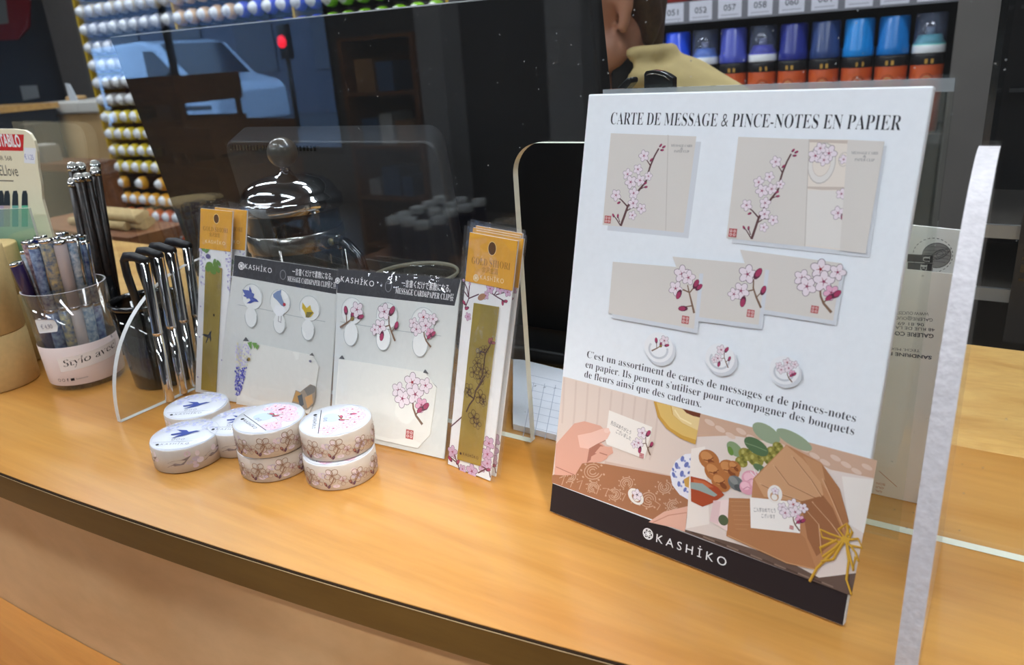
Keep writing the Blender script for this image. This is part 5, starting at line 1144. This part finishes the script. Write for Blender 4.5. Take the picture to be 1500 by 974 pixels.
# left-hand wall rack: cans lying with their domes to the front
GX, GZ, ZT = .0685, .0680, .485
root = thing('wall_can_rack', (-2.4, RY+.15, FL), 'tall dark wall rack with yellow strips holding the lying spray cans', 'shelf rack')
b = MB(); b.boxr((-3.29, RY+.128, FL+.001), (-1.40, RY+.15, .80), mat('rack_back', (70, 62, 56), .7)); b.build('back_panel', root)
for x in (-3.29, -2.66, -2.04, -1.42):
    b = MB(); b.boxr((x-.001, RY-.006, FL+.001), (x+.007, RY+.1275, .80), M_YEL); b.build('yellow_strip', root)
ROWC = {}
def ringcol(i, j):
    x = -3.245+GX*i
    if j <= 0:
        if i < 9: return (190, 176, 150) if j == 0 else (214, 214, 208)
        if i < 17: return (222, 192, 158)
        return (160, 180, 70)
    if j == 1: return (150, 150, 156) if i < 9 else ((222, 184, 140) if i < 14 else ((54, 74, 190) if i < 20 else (120, 186, 40)))
    if j == 2: return (122, 122, 126) if i < 8 else ((40, 66, 190) if i < 20 else (130, 190, 40))
    if j < 6: return (150, 148, 146)
    if j < 10: return (226, 200, 40)
    if j < 12: return (232, 168, 46)
    return (226, 110, 50)
protos = {}
def can_lying(x, z, rgb):
    if rgb not in protos:
        m = mat('ring_%02x%02x%02x' % rgb, rgb, .35, coat=.3); b = MB()
        b.lathe([(.0255, .12), (.0275, .115), (.0275, .012), (.027, .004), (.0255, -.006), (.0210, -.014), (.0172, -.0175), (.0168, -.022), (.0115, -.0275), (.0004, -.029)], (0, 0, 0), m, 18, (0, 1, 0), mats=[M_CANK, M_CANK, m, m, m, M_DOME, M_DOME, M_DOME, M_DOME])
        o = b.build('lying_spray_can'); protos[rgb] = o; first = True
    else: o = protos[rgb].copy(); COL.objects.link(o)
    o.location = (x, RY, z); return o
CN = {(190, 176, 150): 'beige', (214, 214, 208): 'pale grey', (222, 192, 158): 'peach', (160, 180, 70): 'olive green', (150, 150, 156): 'mid grey', (222, 184, 140): 'tan', (54, 74, 190): 'blue', (120, 186, 40): 'lime green', (122, 122, 126): 'dark grey', (40, 66, 190): 'deep blue', (130, 190, 40): 'grass green', (150, 148, 146): 'warm grey', (226, 200, 40): 'yellow', (232, 168, 46): 'amber', (226, 110, 50): 'orange'}
from mathutils.geometry import intersect_point_quad_2d as iq
mq = [Vector(p) for p in ((160, 55), (862, -15), (900, 700), (330, 560))]
for j in range(-1, 15):
    for i in range(27):
        x = -3.245+GX*i; z = ZT-GZ*j
        if j == 10 and i % 2: continue
        px, py = proj((x, RY-.02, z))
        if not (60 < px < 640 and -20 < py < 400): continue
        e = 12
        if all(iq(Vector((px+dx, py+dy)), *mq) for dx in (-e, e) for dy in (-e, e)): continue
        rgb = ringcol(i, j)
        tag(can_lying(x, z, rgb), 'lying spray can with white dome and %s shoulder in the wall rack' % CN[rgb], 'spray can', '%s cans in the wall rack' % CN[rgb])
b = MB()
for k in range(3): b.boxr((-3.27, RY-.02, ZT+.12+GZ*k-.036), (-1.43, RY+.125, ZT+.12+GZ*k-.033), M_RACK)

# far left: cardboard-fronted desk, pillar, red sign
b = MB(); b.boxr((-6.3, Y1-.3, FL+.001), (-5.75, Y1-.02, ZC-.001), M_POST); 
pil = tag(b.build('pillar'), 'grey square pillar against the dark back wall at far left', 'pillar'); pil.location.x += .55
RD = mat('red_board', (150, 26, 30), .6, var=.05, scale=6)
P_ = [ony(x, y, Y1-.015) for x, y in ((-60, -40), (44, -40), (42, 40), (26, 58), (-60, 62))]
b = MB(); b.prism(P_, (0, .012, 0), RD); root = thing('red_sign', P_[2], 'dark red sign board on the back wall at the upper left corner', 'sign'); b.build('board', root)
P2 = [ony(x, y, Y1-.022) for x, y in ((-40, -20), (8, 0), (12, 34), (-40, 40))]; b = MB(); b.prism(P2, (0, .003, 0), mat('sign_panel', (150, 150, 146), .6)); b.build('pale_panel', root)
P_ = [ony(x, y, Y1-.012) for x, y in ((29, 126), (53, 125), (57, 143), (34, 147))]; b = MB(); b.prism(P_, (0, .006, 0), mat('notice_paper', (196, 196, 192), .6)); tag(b.build('wall_notice'), 'small pale notice on the dark back wall at far left', 'notice')
DY = 2.25
dl = ony(42, 152, DY); dr = ony(158, 152, DY); d0 = ony(160, 340, DY)
root = thing('reception_desk', (dl.x, DY+.2, FL), 'tan-fronted desk with a thick white top behind the left end of the counter', 'desk')
M_TAN = mat('tan_board', (206, 168, 116), .7, var=.08, scale=5)
b = MB(); b.boxr((dl.x+.05, DY+.02, FL+.001), (dr.x+.62, DY+.5, dl.z-.062), M_TAN); b.build('front', root)
b = MB(); b.boxr((dl.x, DY, dl.z-.06), (dr.x+.65, DY+.55, dl.z), mat('white_top', (226, 222, 214), .5)); b.build('top', root, bevel=.012)
x_ = ony(96, 122, DY+.1); y_ = ony(112, 150, DY+.1); b = MB(); Cc = [ony(x, y, DY+.12) for x, y in ((95, 122), (101, 123), (114, 149), (103, 150))]; b.prism([Vector((p.x, p.y, max(p.z, dl.z+.0005))) for p in Cc], (0, .006, 0), mat('leaning_card', (206, 212, 220), .5)); tag(b.build('leaning_card'), 'slim white card standing on the white desk top', 'card')
p = ony(80, 148, DY+.2); p.x = max(p.x, dl.x+.12); b = MB(); b.lathe([(.05, 0), (.055, .01), (.05, .02), (.02, .024)], (p.x, DY+.2, dl.z+.0006), M_TAN, 20); tag(b.build('tape_reel'), 'brown tape reel lying on the white desk top', 'tape reel')
rl = ony(-40, 158, DY-.25); rr_ = ony(60, 150, DY-.25)
root = thing('side_table', (rl.x, DY-.3, FL), 'dark counter block with a thin wooden edge at the far left', 'counter')
b = MB(); b.boxr((rl.x-.6, DY-.5, FL+.001), (ony(24, 200, DY-.25).x, DY-.02, rl.z-.03), M_BLACK); b.build('body', root)
b = MB(); b.boxr((rl.x-.62, DY-.52, rl.z-.029), (ony(28, 200, DY-.25).x, DY-.015, rl.z), M_WOOD2); b.build('top', root)
# brown low table with a grey box and a black device
TY = 1.72; TD = .17
a = ony(56, 240, TY); e = ony(112, 235, TY)
root = thing('low_table', (a.x, TY+.1, FL), 'reddish brown wooden table with dark open front behind the pens', 'table')
b = MB(); b.boxr((a.x-.45, TY, a.z-.03), (e.x, TY+TD, a.z), M_BROWN); b.build('table_top', root)
b = MB(); b.boxr((e.x-.02, TY+.005, FL+.001), (e.x-.001, TY+TD-.005, a.z-.0305), M_BROWN); b.build('side_board', root)
b = MB(); b.boxr((a.x-.44, TY+TD-.03, FL+.001), (e.x-.0215, TY+TD-.01, a.z-.0305), M_BLACK); b.build('back_board', root)
p = ony(68, 226, TY+.06); b = MB(); b.boxr((p.x-.06, TY+.02, a.z+.0005), (p.x+.05, TY+.10, a.z+.07), mat('grey_box', (112, 106, 98), .6)); b.boxr((p.x-.055, TY+.03, a.z+.07), (p.x+.045, TY+.09, a.z+.076), mat('grey_lid', (176, 172, 166), .5)); tag(b.build('small_box', bevel=.003), 'small grey lidded box on the reddish brown table', 'box')
p = ony(54, 212, TY+.13); b = MB(); b.box((p.x-.03, TY+.136, a.z+.0775), (.11, .045, .154), M_BLACK, Matrix.Rotation(.1, 3, 'Z')); tag(b.build('black_device', bevel=.008), 'black boxy device standing behind the grey box on the brown table', 'device')
# bundle of kraft paper rolls
BYY = 1.0
p0 = ony(150, 334, BYY); p1 = ony(186, 332, BYY)
for k in range(7):
    y = BYY+(k if k < 4 else k-3.5)*.0212; z = p0.z+.0104+(.0186 if k >= 4 else 0); x = p1.x + .02*((k*5) % 3)
    b = MB(); b.cyl((x, y, z), (x-.24, y, z), .0102, mat('straw_paper', (190, 164, 116), .8, var=.1, scale=60), n=14)
    tag(b.build('paper_roll'), 'rolled kraft paper in the bundle behind the black crystal-topped pens', 'paper roll', 'kraft paper rolls')
pz = p0.z
b = MB(); b.boxr((p1.x-.42, BYY-.05, pz-.026), (p1.x+.08, BYY+.10, pz), M_BROWN); b.boxr((p1.x-.40, BYY-.04, FL+.001), (p1.x-.36, BYY+.09, pz-.0262), M_BROWN); b.boxr((p1.x+.02, BYY-.04, FL+.001), (p1.x+.06, BYY+.09, pz-.0262), M_BROWN)
tag(b.build('side_stand'), 'low brown stand carrying the bundle of kraft paper rolls', 'stand')

# dark glass-shelved cabinet behind the right end
root = thing('dark_cabinet', (.35, .75, FL), 'black cabinet with glass shelves behind the right end of the counter', 'cabinet')
KY = .70; kx = ony(1482, 8, KY+.17).x+.028
b = MB(); b.boxr((kx-.028, KY+.16, FL+.001), (.75, KY+.18, .62), M_BLACK); b.build('back', root)
for z in (ony(1470, 331, KY).z, ony(1470, 425, KY).z):
    b = MB(); b.boxr((kx-.024, KY+.005, z-.008), (.73, KY+.158, z), mat('shelf_board', (92, 86, 80), .25, coat=.4)); b.build('shelf', root)
    b = MB(); b.boxr((kx-.024, KY, z-.010), (.73, KY+.004, z+.0006), mat('shelf_trim', (150, 152, 154), .3, .4)); b.build('shelf_trim', root)
b = MB(); b.boxr((kx-.03, KY, FL+.001), (kx-.025, KY+.158, .62), M_BLACKG); b.build('side', root)
for k in range(5):
    z = .16+.07*k; b = MB(); b.boxr((kx-.02, KY+.150, z), (.73, KY+.158, z+.003), M_RACK); b.build('groove', root)
pa = ony(1492, 412, KY-.01); pb = ony(1502, 350, KY-.01)
b = MB(); b.boxr((pa.x-.004, KY-.009, -.02), (.73, KY-.001, pb.z+.05), mat('dark_box', (40, 36, 34), .5)); o = b.build('lettered_panel', root)
c = Canvas(Vector((0, KY-.0092, 0)), (1, 0, 0), (0, 0, 1)); c.text('LE WELL', (pa.x+.012, pa.z), (pa.x+.012, pb.z+.02), .012, M_BLACKG, offset=.03); c.build('printed_lettering', o)

# =================================================================== THE PERSON
M_SKIN = mat('skin', (196, 142, 116), .5, sss=.12, var=.05, scale=30); M_HAIR = mat('brown_hair', (70, 50, 34), .5, var=.35, scale=90, stretch=(4, 4, .6)); M_KNIT = mat('khaki_jacket', (186, 164, 112), .85, var=.08, scale=40, bump=.4)
M_DKCL = mat('dark_trousers', (40, 42, 50), .8); M_COLL = mat('black_collar', (22, 22, 24), .7)
PB = Vector((-.512, 1.00, .045))                     # point under the neck
fw = Vector((-.975, -.22, 0)).normalized(); lf = Vector((-fw.y, fw.x, 0))   # forwards and to the left hand
lf = Vector((0, 0, 1)).cross(fw)
def W(f, l, z): return PB + fw*f + lf*l + Vector((0, 0, z))
def cap(b, pts, m, n=14): b.tube([p for p, r in pts], 0, m, n, [r for p, r in pts]); [b.ball(p, r, m, 14, 8) for p, r in (pts[0], pts[-1])]
hf = Vector((-.66, -.75, 0)).normalized(); hl_ = Vector((0, 0, 1)).cross(hf)
dn = math.radians(14)                              # head bowed a little
hup = (Vector((0, 0, 1))*math.cos(dn) + hf*math.sin(dn)).normalized(); hfw = (hf*math.cos(dn) - Vector((0, 0, 1))*math.sin(dn)).normalized()
HR = Matrix((hfw, hl_, hup)).transposed()
HC_ = ony(914, 44, .95) - HR @ Vector((-.012, .076, -.056))
PB = Vector((HC_.x - .010, HC_.y + .028, HC_.z - .258))
root = thing('person', PB + Vector((0, 0, FL)), 'person in a khaki jacket with black collar bending at work behind the monitor', 'person'); root.location.z = FL
def Hd(f, l, u): return HC_ + HR @ Vector((f, l, u))
b = MB()
b.ball(HC_ + HR @ Vector((-.008, 0, .02)), .098, M_SKIN, 28, 20, (1.0, .80, 1.02), HR)
b.ball(Hd(.032, 0, -.055), .066, M_SKIN, 24, 16, (1.0, .86, 1.02), HR)
b.ball(Hd(.070, 0, -.095), .026, M_SKIN, 18, 12, (1., 1.2, .8), HR)
cap(b, [(Hd(.000, .040, -.075), .028), (Hd(.058, .024, -.100), .022)], M_SKIN); cap(b, [(Hd(.000, -.040, -.075), .028), (Hd(.058, -.024, -.100), .022)], M_SKIN)
cap(b, [(Hd(.090, 0, .012), .010), (Hd(.106, 0, -.020), .012), (Hd(.116, 0, -.034), .0135)], M_SKIN); b.ball(Hd(.103, .012, -.036), .009, M_SKIN); b.ball(Hd(.103, -.012, -.036), .009, M_SKIN)
cap(b, [(Hd(.082, .04, .024), .012), (Hd(.092, 0, .026), .013), (Hd(.082, -.04, .024), .012)], M_SKIN)
cap(b, [(Hd(.088, .018, -.064), .0085), (Hd(.099, 0, -.062), .0095), (Hd(.088, -.018, -.064), .0085)], M_SKIN); cap(b, [(Hd(.086, .016, -.075), .009), (Hd(.096, 0, -.074), .0105), (Hd(.086, -.016, -.075), .009)], M_SKIN)
for s_ in (1, -1):                                  # ears
    e0 = [Hd(-.012, s_*.076, -.052), Hd(-.020, s_*.083, -.030), Hd(-.030, s_*.088, -.004), Hd(-.026, s_*.087, .016), Hd(-.010, s_*.081, .016), Hd(-.004, s_*.077, .0)]
    b.tube(e0, 0, M_SKIN, 10, [.0075, .0085, .008, .0075, .007, .006]); b.ball(e0[0], .0088, M_SKIN); b.ball(Hd(-.017, s_*.077, -.012), .016, M_SKIN, 14, 10, (.9, .45, 1.35), HR)
cap(b, [(Hd(-.024, 0, -.060), .060), (W(.0, 0, .165), .0545), (W(-.02, 0, .09), .060)], M_SKIN, 20)
cap(b, [(W(-.06, .17, -.005), .048), (W(-.085, .08, .045), .055), (W(-.09, 0, .05), .07), (W(-.085, -.08, .045), .055), (W(-.06, -.17, -.005), .048)], M_SKIN)
cap(b, [(W(-.085, 0, .02), .088), (W(-.19, 0, -.03), .105), (W(-.31, 0, -.15), .115), (W(-.40, 0, -.30), .125)], M_SKIN, 20)
FZ = FL - PB.z
for s_ in (1, -1):
    sh = W(-.06, s_*.17, -.005); el = W(.02, s_*.23, -.20); wr_ = W(.20, s_*.15, -.252)
    cap(b, [(sh, .048), (el, .037), (wr_, .025)], M_SKIN)
    cap(b, [(wr_, .025), (W(.26, s_*.14, -.256), .028)], M_SKIN)
    for k in range(4):
        o_ = (k-1.5)*.019; cap(b, [(W(.275, s_*.14+o_, -.256), .0085), (W(.315-abs(o_)*.2, s_*.138+o_*1.15, -.252), .008), (W(.342-abs(o_)*.4, s_*.136+o_*1.2, -.268), .007)], M_SKIN, 10)
    cap(b, [(W(.245, s_*.115, -.256), .011), (W(.275, s_*.085, -.258), .009), (W(.298, s_*.078, -.264), .008)], M_SKIN, 10)
    hip = W(-.41, s_*.09, -.36); kn = W(-.36, s_*.10, FZ+.43); an = W(-.42, s_*.10, FZ+.09)
    cap(b, [(hip, .085), (kn, .058), (an, .040)], M_SKIN); cap(b, [(W(-.44, s_*.10, FZ+.045), .034), (W(-.31, s_*.11, FZ+.040), .029)], M_SKIN)
body = b.build('body', root, fix=False)
md = body.modifiers.new('fuse', 'REMESH'); md.mode = 'VOXEL'; md.voxel_size = .0048; md.use_smooth_shade = True
md = body.modifiers.new('soft', 'SMOOTH'); md.iterations = 5; md.factor = .5
b = MB()                                            # hair
b.ball(HC_ + HR @ Vector((-.022, 0, .060)), .104, M_HAIR, 28, 20, (1.0, .84, .74), HR); b.ball(HC_ + HR @ Vector((-.050, 0, .015)), .072, M_HAIR, 24, 16, (.86, 1.08, 1.25), HR)
for s_ in (1, -1): cap(b, [(Hd(-.028, s_*.066, .045), .026), (Hd(-.052, s_*.066, -.010), .024), (Hd(-.058, s_*.060, -.058), .017), (Hd(-.050, s_*.056, -.082), .009)], M_HAIR)
cap(b, [(Hd(-.070, 0, -.03), .045), (Hd(-.062, 0, -.085), .034)], M_HAIR)
hr = b.build('hair', root, fix=False); md = hr.modifiers.new('fuse', 'REMESH'); md.mode = 'VOXEL'; md.voxel_size = .006; md.use_smooth_shade = True; md = hr.modifiers.new('soft', 'SMOOTH'); md.iterations = 4
for s_ in (1, -1):
    b = MB(); b.ball(Hd(.0690, s_*.033, .004), .0125, mat('eye_white', (226, 222, 216), .3), 14, 10); b.ball(Hd(.0782, s_*.034, .003), .0058, mat('iris', (60, 44, 34), .2), 10, 8); b.build('eye', root)
    b = MB(); b.tube([Hd(.096, s_*.014, .031), Hd(.095, s_*.03, .036), Hd(.082, s_*.05, .032)], .0036, M_HAIR, 8); b.build('eyebrow', root)
b = MB(); b.tube([Hd(.093, .020, -.069), Hd(.107, 0, -.068), Hd(.093, -.020, -.069)], .0038, mat('lips', (176, 106, 96), .5), 8); b.build('lips', root)
b = MB()                                            # black top under the jacket
cap(b, [(W(-.035, 0, .060), .074), (W(-.10, 0, -.02), .098), (W(-.20, 0, -.07), .110)], M_COLL, 20)
st = b.build('shirt', root, fix=False); md = st.modifiers.new('fuse', 'REMESH'); md.mode = 'VOXEL'; md.voxel_size = .007; md.use_smooth_shade = True
b = MB()                                            # jacket
cap(b, [(W(-.065, .17, -.005), .058), (W(-.10, .085, .050), .064), (W(-.112, 0, .078), .098), (W(-.10, -.085, .050), .064), (W(-.065, -.17, -.005), .058)], M_KNIT, 20)
cap(b, [(W(-.112, 0, .076), .098), (W(-.195, 0, .004), .118), (W(-.31, 0, -.14), .132), (W(-.41, 0, -.32), .142)], M_KNIT, 24)
cap(b, [(W(-.06+.083*math.cos(a)*.9, .083*math.sin(a), .148), .013) for a in [1.9+(2*PI-3.8)*k/14 for k in range(15)]], M_KNIT, 10)
cap(b, [(W(-.042+.080*math.cos(a)*.9, .080*math.sin(a), .178), .011) for a in [2.1+(2*PI-4.2)*k/14 for k in range(15)]], M_KNIT, 10)
for s_ in (1, -1):
    cap(b, [(W(-.065, s_*.17, -.005), .058), (W(-.03, s_*.20, -.10), .053), (W(.02, s_*.23, -.20), .047), (W(.17, s_*.155, -.248), .034)], M_KNIT, 16)
    for k in range(5): cap(b, [(W(-.10-.035*k, s_*.02, .150-.030*k), .010), (W(-.07-.03*k, s_*.10, .085-.034*k), .012)], M_KNIT, 10)
jk = b.build('jacket', root, fix=False); md = jk.modifiers.new('fuse', 'REMESH'); md.mode = 'VOXEL'; md.voxel_size = .006; md.use_smooth_shade = True; md = jk.modifiers.new('soft', 'SMOOTH'); md.iterations = 5
b = MB(); n_ = 26                                   # standing black collar
def colp(t, z, r): a = 2.0+(2*PI-4.0)*t; return W(-.022+r*math.cos(a)*.98, r*math.sin(a), z)
b.grid(lambda i, j: colp(i, .085+.105*j, .0700-.006*j), n_, 4, M_COLL); b.grid(lambda i, j: colp(i, .190-.1*j, .0600), n_, 3, M_COLL); b.build('collar', root, fix=False)
b = MB()
for s_ in (1, -1): cap(b, [(W(-.41, s_*.09, -.36), .094), (W(-.36, s_*.10, FZ+.43), .068), (W(-.42, s_*.10, FZ+.11), .055)], M_DKCL, 16)
cap(b, [(W(-.405, .06, -.34), .118), (W(-.405, -.06, -.34), .118)], M_DKCL, 18)
tr_ = b.build('trousers', root, fix=False); md = tr_.modifiers.new('fuse', 'REMESH'); md.mode = 'VOXEL'; md.voxel_size = .010; md.use_smooth_shade = True
for s_ in (1, -1):
    b = MB(); cap(b, [(W(-.44, s_*.10, FZ+.045), .040), (W(-.30, s_*.11, FZ+.040), .035)], M_BLACK, 14); b.build('shoe', root, fix=False)
hz = PB.z-.256-.030; hc = W(.33, 0, 0)
root = thing('work_table', (hc.x, hc.y, FL), 'low dark work table under the hands of the person behind the monitor', 'table')
b = MB(); b.boxr((hc.x-.30, hc.y-.30, hz-.03), (hc.x+.10, hc.y+.30, hz), M_RACK); b.build('table_top', root)
for x in (hc.x-.29, hc.x+.06):
    for y in (hc.y-.29, hc.y+.26): b = MB(); b.boxr((x, y, FL+.001), (x+.03, y+.03, hz-.0305), M_RACK); b.build('leg', root)

# =================================================================== CUSTOMER SIDE (seen mirrored in the screen)
MIR = lambda p: Vector((p.x, 2*YS-p.y, p.z))
def mir(x, y, Yv): return MIR(ony(x, y, Yv))       # a thing on the customer side whose mirror image shows at a pixel
# street: van, kerb, house fronts
M_VAN = mat('van_paint', (214, 226, 240), .3, coat=.6, var=.01, scale=3); M_VGL = mat('van_glass', (30, 38, 52), .1, coat=.5); M_TYRE = mat('tyre', (24, 24, 26), .8)
VY = -9.6; VX0, VX1 = -17.0, -12.5; VZ = FL-.04
root = thing('van', ((VX0+VX1)/2, VY, VZ), 'white delivery van parked in the street, mirrored in the screen', 'van')
prof = [(VX0, .35), (VX0, 1.75), (VX0+.15, 1.88), (VX1-2.05, 1.92), (VX1-1.6, 1.84), (VX1-.85, 1.22), (VX1-.15, 1.06), (VX1, .92), (VX1, .35)]
b = MB(); b.prism([Vector((x, VY-.85, VZ+z)) for x, z in prof], (0, 1.7, 0), M_VAN); b.build('body', root, bevel=.06)
for sy, yy in ((1, VY+.852), (-1, VY-.858)):
    b = MB(); b.prism([Vector((x, yy, VZ+z)) for x, z in ((VX1-1.95, 1.22), (VX1-1.95, 1.74), (VX1-1.62, 1.72), (VX1-1.0, 1.22))], (0, .006, 0), M_VGL); b.build('side_window', root)
    b = MB(); b.boxr((VX0+.1, yy, VZ+.62), (VX1-.2, yy+.006, VZ+.70), mat('van_trim', (60, 64, 72), .5)); b.build('side_trim', root)
b = MB(); b.prism([Vector((VX1-1.56, VY-.7, VZ+1.83)), Vector((VX1-.86, VY-.7, VZ+1.235)), Vector((VX1-.86, VY+.7, VZ+1.235)), Vector((VX1-1.56, VY+.7, VZ+1.83))], (.012, 0, .016), M_VGL); b.build('windscreen', root)
for x in (VX0+.8, VX1-.75):
    for yy in (VY-.80, VY+.62):
        b = MB(); b.lathe([(.20, 0), (.30, .01), (.31, .03), (.31, .17), (.30, .19), (.20, .20)], (x, yy, VZ+.31), M_TYRE, 24, (0, 1, 0)); w = b.build('wheel', root)
        b = MB(); b.lathe([(.19, -.004), (.17, -.008), (.05, -.012)] if yy < VY else [(.19, .204), (.17, .208), (.05, .212)], (x, yy, VZ+.31), M_STEEL, 16, (0, 1, 0)); b.build('hub', w)
b = MB(); b.box((VX1-1.0, VY+.98, VZ+1.22), (.10, .18, .24), M_BLACK); b.build('wing_mirror', root, bevel=.03)
M_FAC = mat('house_front', (92, 98, 112), .85, var=.08, scale=2); M_FWIN = mat('house_window', (36, 44, 62), .15, coat=.4)
b = MB(); b.boxr((-40, -17, FL-.03), (14, -15, 7), M_FAC); hf_ = struct(b.build('wall_street'))
for i in range(16):
    for j in range(2): b = MB(); b.boxr((-38+i*3.1, -14.995, .1+j*2.9), (-36.4+i*3.1, -14.95, 1.9+j*2.9), M_FWIN); b.build('window', hf_)
p = mir(417, 61, 12); root = thing('traffic_light', (p.x, p.y, FL-.03), 'slim traffic light post showing red, mirrored in the screen', 'traffic light')
b = MB(); b.cyl((p.x, p.y, FL-.03), (p.x, p.y, p.z-.35), .05, M_BLACK); b.build('pole', root)
b = MB(); b.boxr((p.x-.13, p.y-.1, p.z-.35), (p.x+.13, p.y+.08, p.z+.35), M_BLACK); b.build('head', root, bevel=.03)
b = MB(); b.ball((p.x, p.y+.085, p.z), .13, mat('red_signal', (255, 30, 50), .4, emit=9.), 16, 10, (1, .35, 1)); b.build('red_lamp', root)
# shop furniture
def post(px, yv, w, m, label, z1=ZC-.002, name='pillar', cat='pillar'):
    p = mir(px[0], px[1], yv); b = MB(); b.boxr((p.x-w/2, p.y-w/2, FL+.001), (p.x+w/2, p.y+w/2, z1), m); return tag(b.build(name), label, cat)
M_MULL = mat('pale_post', (150, 150, 152), .6, var=.04, scale=5)
post((648, 130), 3.1, .15, M_MULL, 'pale grey square post on the customer side, mirrored in the screen')
post((840, 100), 2.4, .13, M_MULL, 'second pale grey post on the customer side, mirrored beside the poster')
def shelfunit(px0, px1, yv, ztop, label, cols, dep=.3):
    a = mir(px0[0], px0[1], yv); e = mir(px1[0], px1[1], yv); x0, x1 = sorted((a.x, e.x)); y = a.y
    root = thing('display_shelf', ((x0+x1)/2, y-dep/2, FL), label, 'shelf')
    for s_, x in ((0, x0), (1, x1-.03)):
        b = MB(); b.boxr((x, y-dep, FL+.001), (x+.03, y, ztop), M_BROWN); b.build('side', root)
    b = MB(); b.boxr((x0+.031, y-dep, FL+.001), (x1-.031, y-dep+.015, ztop), M_BROWN); b.build('back', root)
    zs = [FL+.1+k*(ztop-FL-.12)/4 for k in range(5)]
    for z in zs: b = MB(); b.boxr((x0+.031, y-dep+.016, z), (x1-.031, y, z+.02), M_BROWN); b.build('shelf_board', root)
    rnd = random.Random(int(abs(x0)*100))
    for z in zs[1:4]:
        x = x0+.07
        while x < x1-.2:
            w = rnd.uniform(.08, .16); h = rnd.uniform(.09, .20); cc = rnd.choice(cols)
            b = MB(); b.boxr((x, y-dep+.05, z+.0205), (x+w, y-.05, z+.0205+h), mat('carton_%02x%02x%02x' % cc, cc, .6, var=.05, scale=20)); tag(b.build('carton', bevel=.003), 'stationery carton on the customer-side shelf, mirrored in the screen', 'carton', 'cartons on the customer-side shelves'); x += w+.02
shelfunit((500, 120), (610, 120), 3.6, .36, 'brown display shelf on the customer side, mirrored above the monitor housing', [(170, 170, 172), (70, 96, 130), (150, 110, 70), (196, 196, 194)])
shelfunit((165, 150), (225, 150), 4.3, .22, 'brown display shelf on the customer side, mirrored left of the van', [(120, 80, 50), (150, 120, 90), (96, 70, 50)])
def crate(px, yv, w, h, d, label, rz=.2, z=None):
    p = mir(px[0], px[1], yv); z0 = FL+.001 if z is None else z
    root = thing('wooden_crate', (p.x, p.y, z0), label, 'crate', None, rz); M = M_BROWN
    def add(nm, c_, s_): b = MB(); b.box(c_, s_, M); o = b.build(nm, None); o.parent = root; o.location = (0, 0, 0)
    for k in range(5):
        zz = .05+k*(h-.1)/4; 
        for s_ in (1, -1): add('slat', (0, s_*d/2, zz), (w, .014, h/7)); add('slat', (s_*(w/2-.007), 0, zz), (.014, d-.016, h/7))
    for sx in (1, -1):
        for sy in (1, -1): add('corner_post', (sx*(w/2-.03), sy*(d/2-.022), h/2), (.03, .03, h))
    add('base_board', (0, 0, .012), (w-.03, d-.03, .012)); return root
crate((330, 150), 2.9, .55, .95, .5, 'tall slatted wooden crate on the customer side, mirrored in front of the van')
crate((250, 120), 3.4, .8, 1.2, .5, 'taller slatted wooden crate on the customer side, mirrored at the van door', .0)
# table with lidded jars
zt = ony(640, 360, 1.5).z
p0 = mir(560, 330, 1.5); p1 = mir(720, 330, 1.5)
JP = []
for (x, y) in ((574, 318), (590, 311), (609, 303), (627, 295), (643, 288), (597, 320), (617, 315), (635, 306), (659, 297), (673, 290), (616, 325), (641, 317), (658, 307), (680, 300), (700, 292)):
    r_ = ray(x, y); p = MIR(EYE+r_*((zt+.11-CAMZ)/r_.z))
    if all((p-o_).length > .042 for o_ in JP): JP.append(p)
tx0, tx1, ty0, ty1 = min(p.x for p in JP)-.08, max(p.x for p in JP)+.08, min(p.y for p in JP)-.08, max(p.y for p in JP)+.08
root = thing('display_table', ((tx0+tx1)/2, (ty0+ty1)/2, FL), 'dark wooden display table on the customer side carrying white-lidded jars', 'table')
b = MB(); b.boxr((tx0, ty0, zt-.03), (tx1, ty1, zt), M_BROWN); b.build('table_top', root)
for x in (tx0+.03, tx1-.08):
    for y in (ty0+.03, ty1-.08): b = MB(); b.boxr((x, y, FL+.001), (x+.05, y+.05, zt-.0305), M_BROWN); b.build('leg', root)
M_JAR = mat('jar_dark', (46, 40, 66), .3, coat=.5, var=.2, scale=20); M_LID = mat('jar_lid', (214, 220, 222), .4)
jar0 = None
for p in JP:
    if jar0 is None:
        jar0 = thing('lidded_jar', (0, 0, 0), 'dark jar with white lid on the customer-side table, mirrored beside the press', 'jar', 'white-lidded jars')
        b = MB(); b.lathe([(.0155, 0), (.0165, .003), (.0165, .085), (.015, .092)], (0, 0, 0), M_JAR, 20); b.build('jar_body', jar0)
        b = MB(); b.lathe([(.0165, .0925), (.017, .094), (.017, .108), (.016, .110)], (0, 0, 0), M_LID, 20); b.build('lid', jar0)
        jar0.location = (p.x, p.y, zt+.0005)
    else: dup(jar0, (p.x, p.y, zt+.0005))
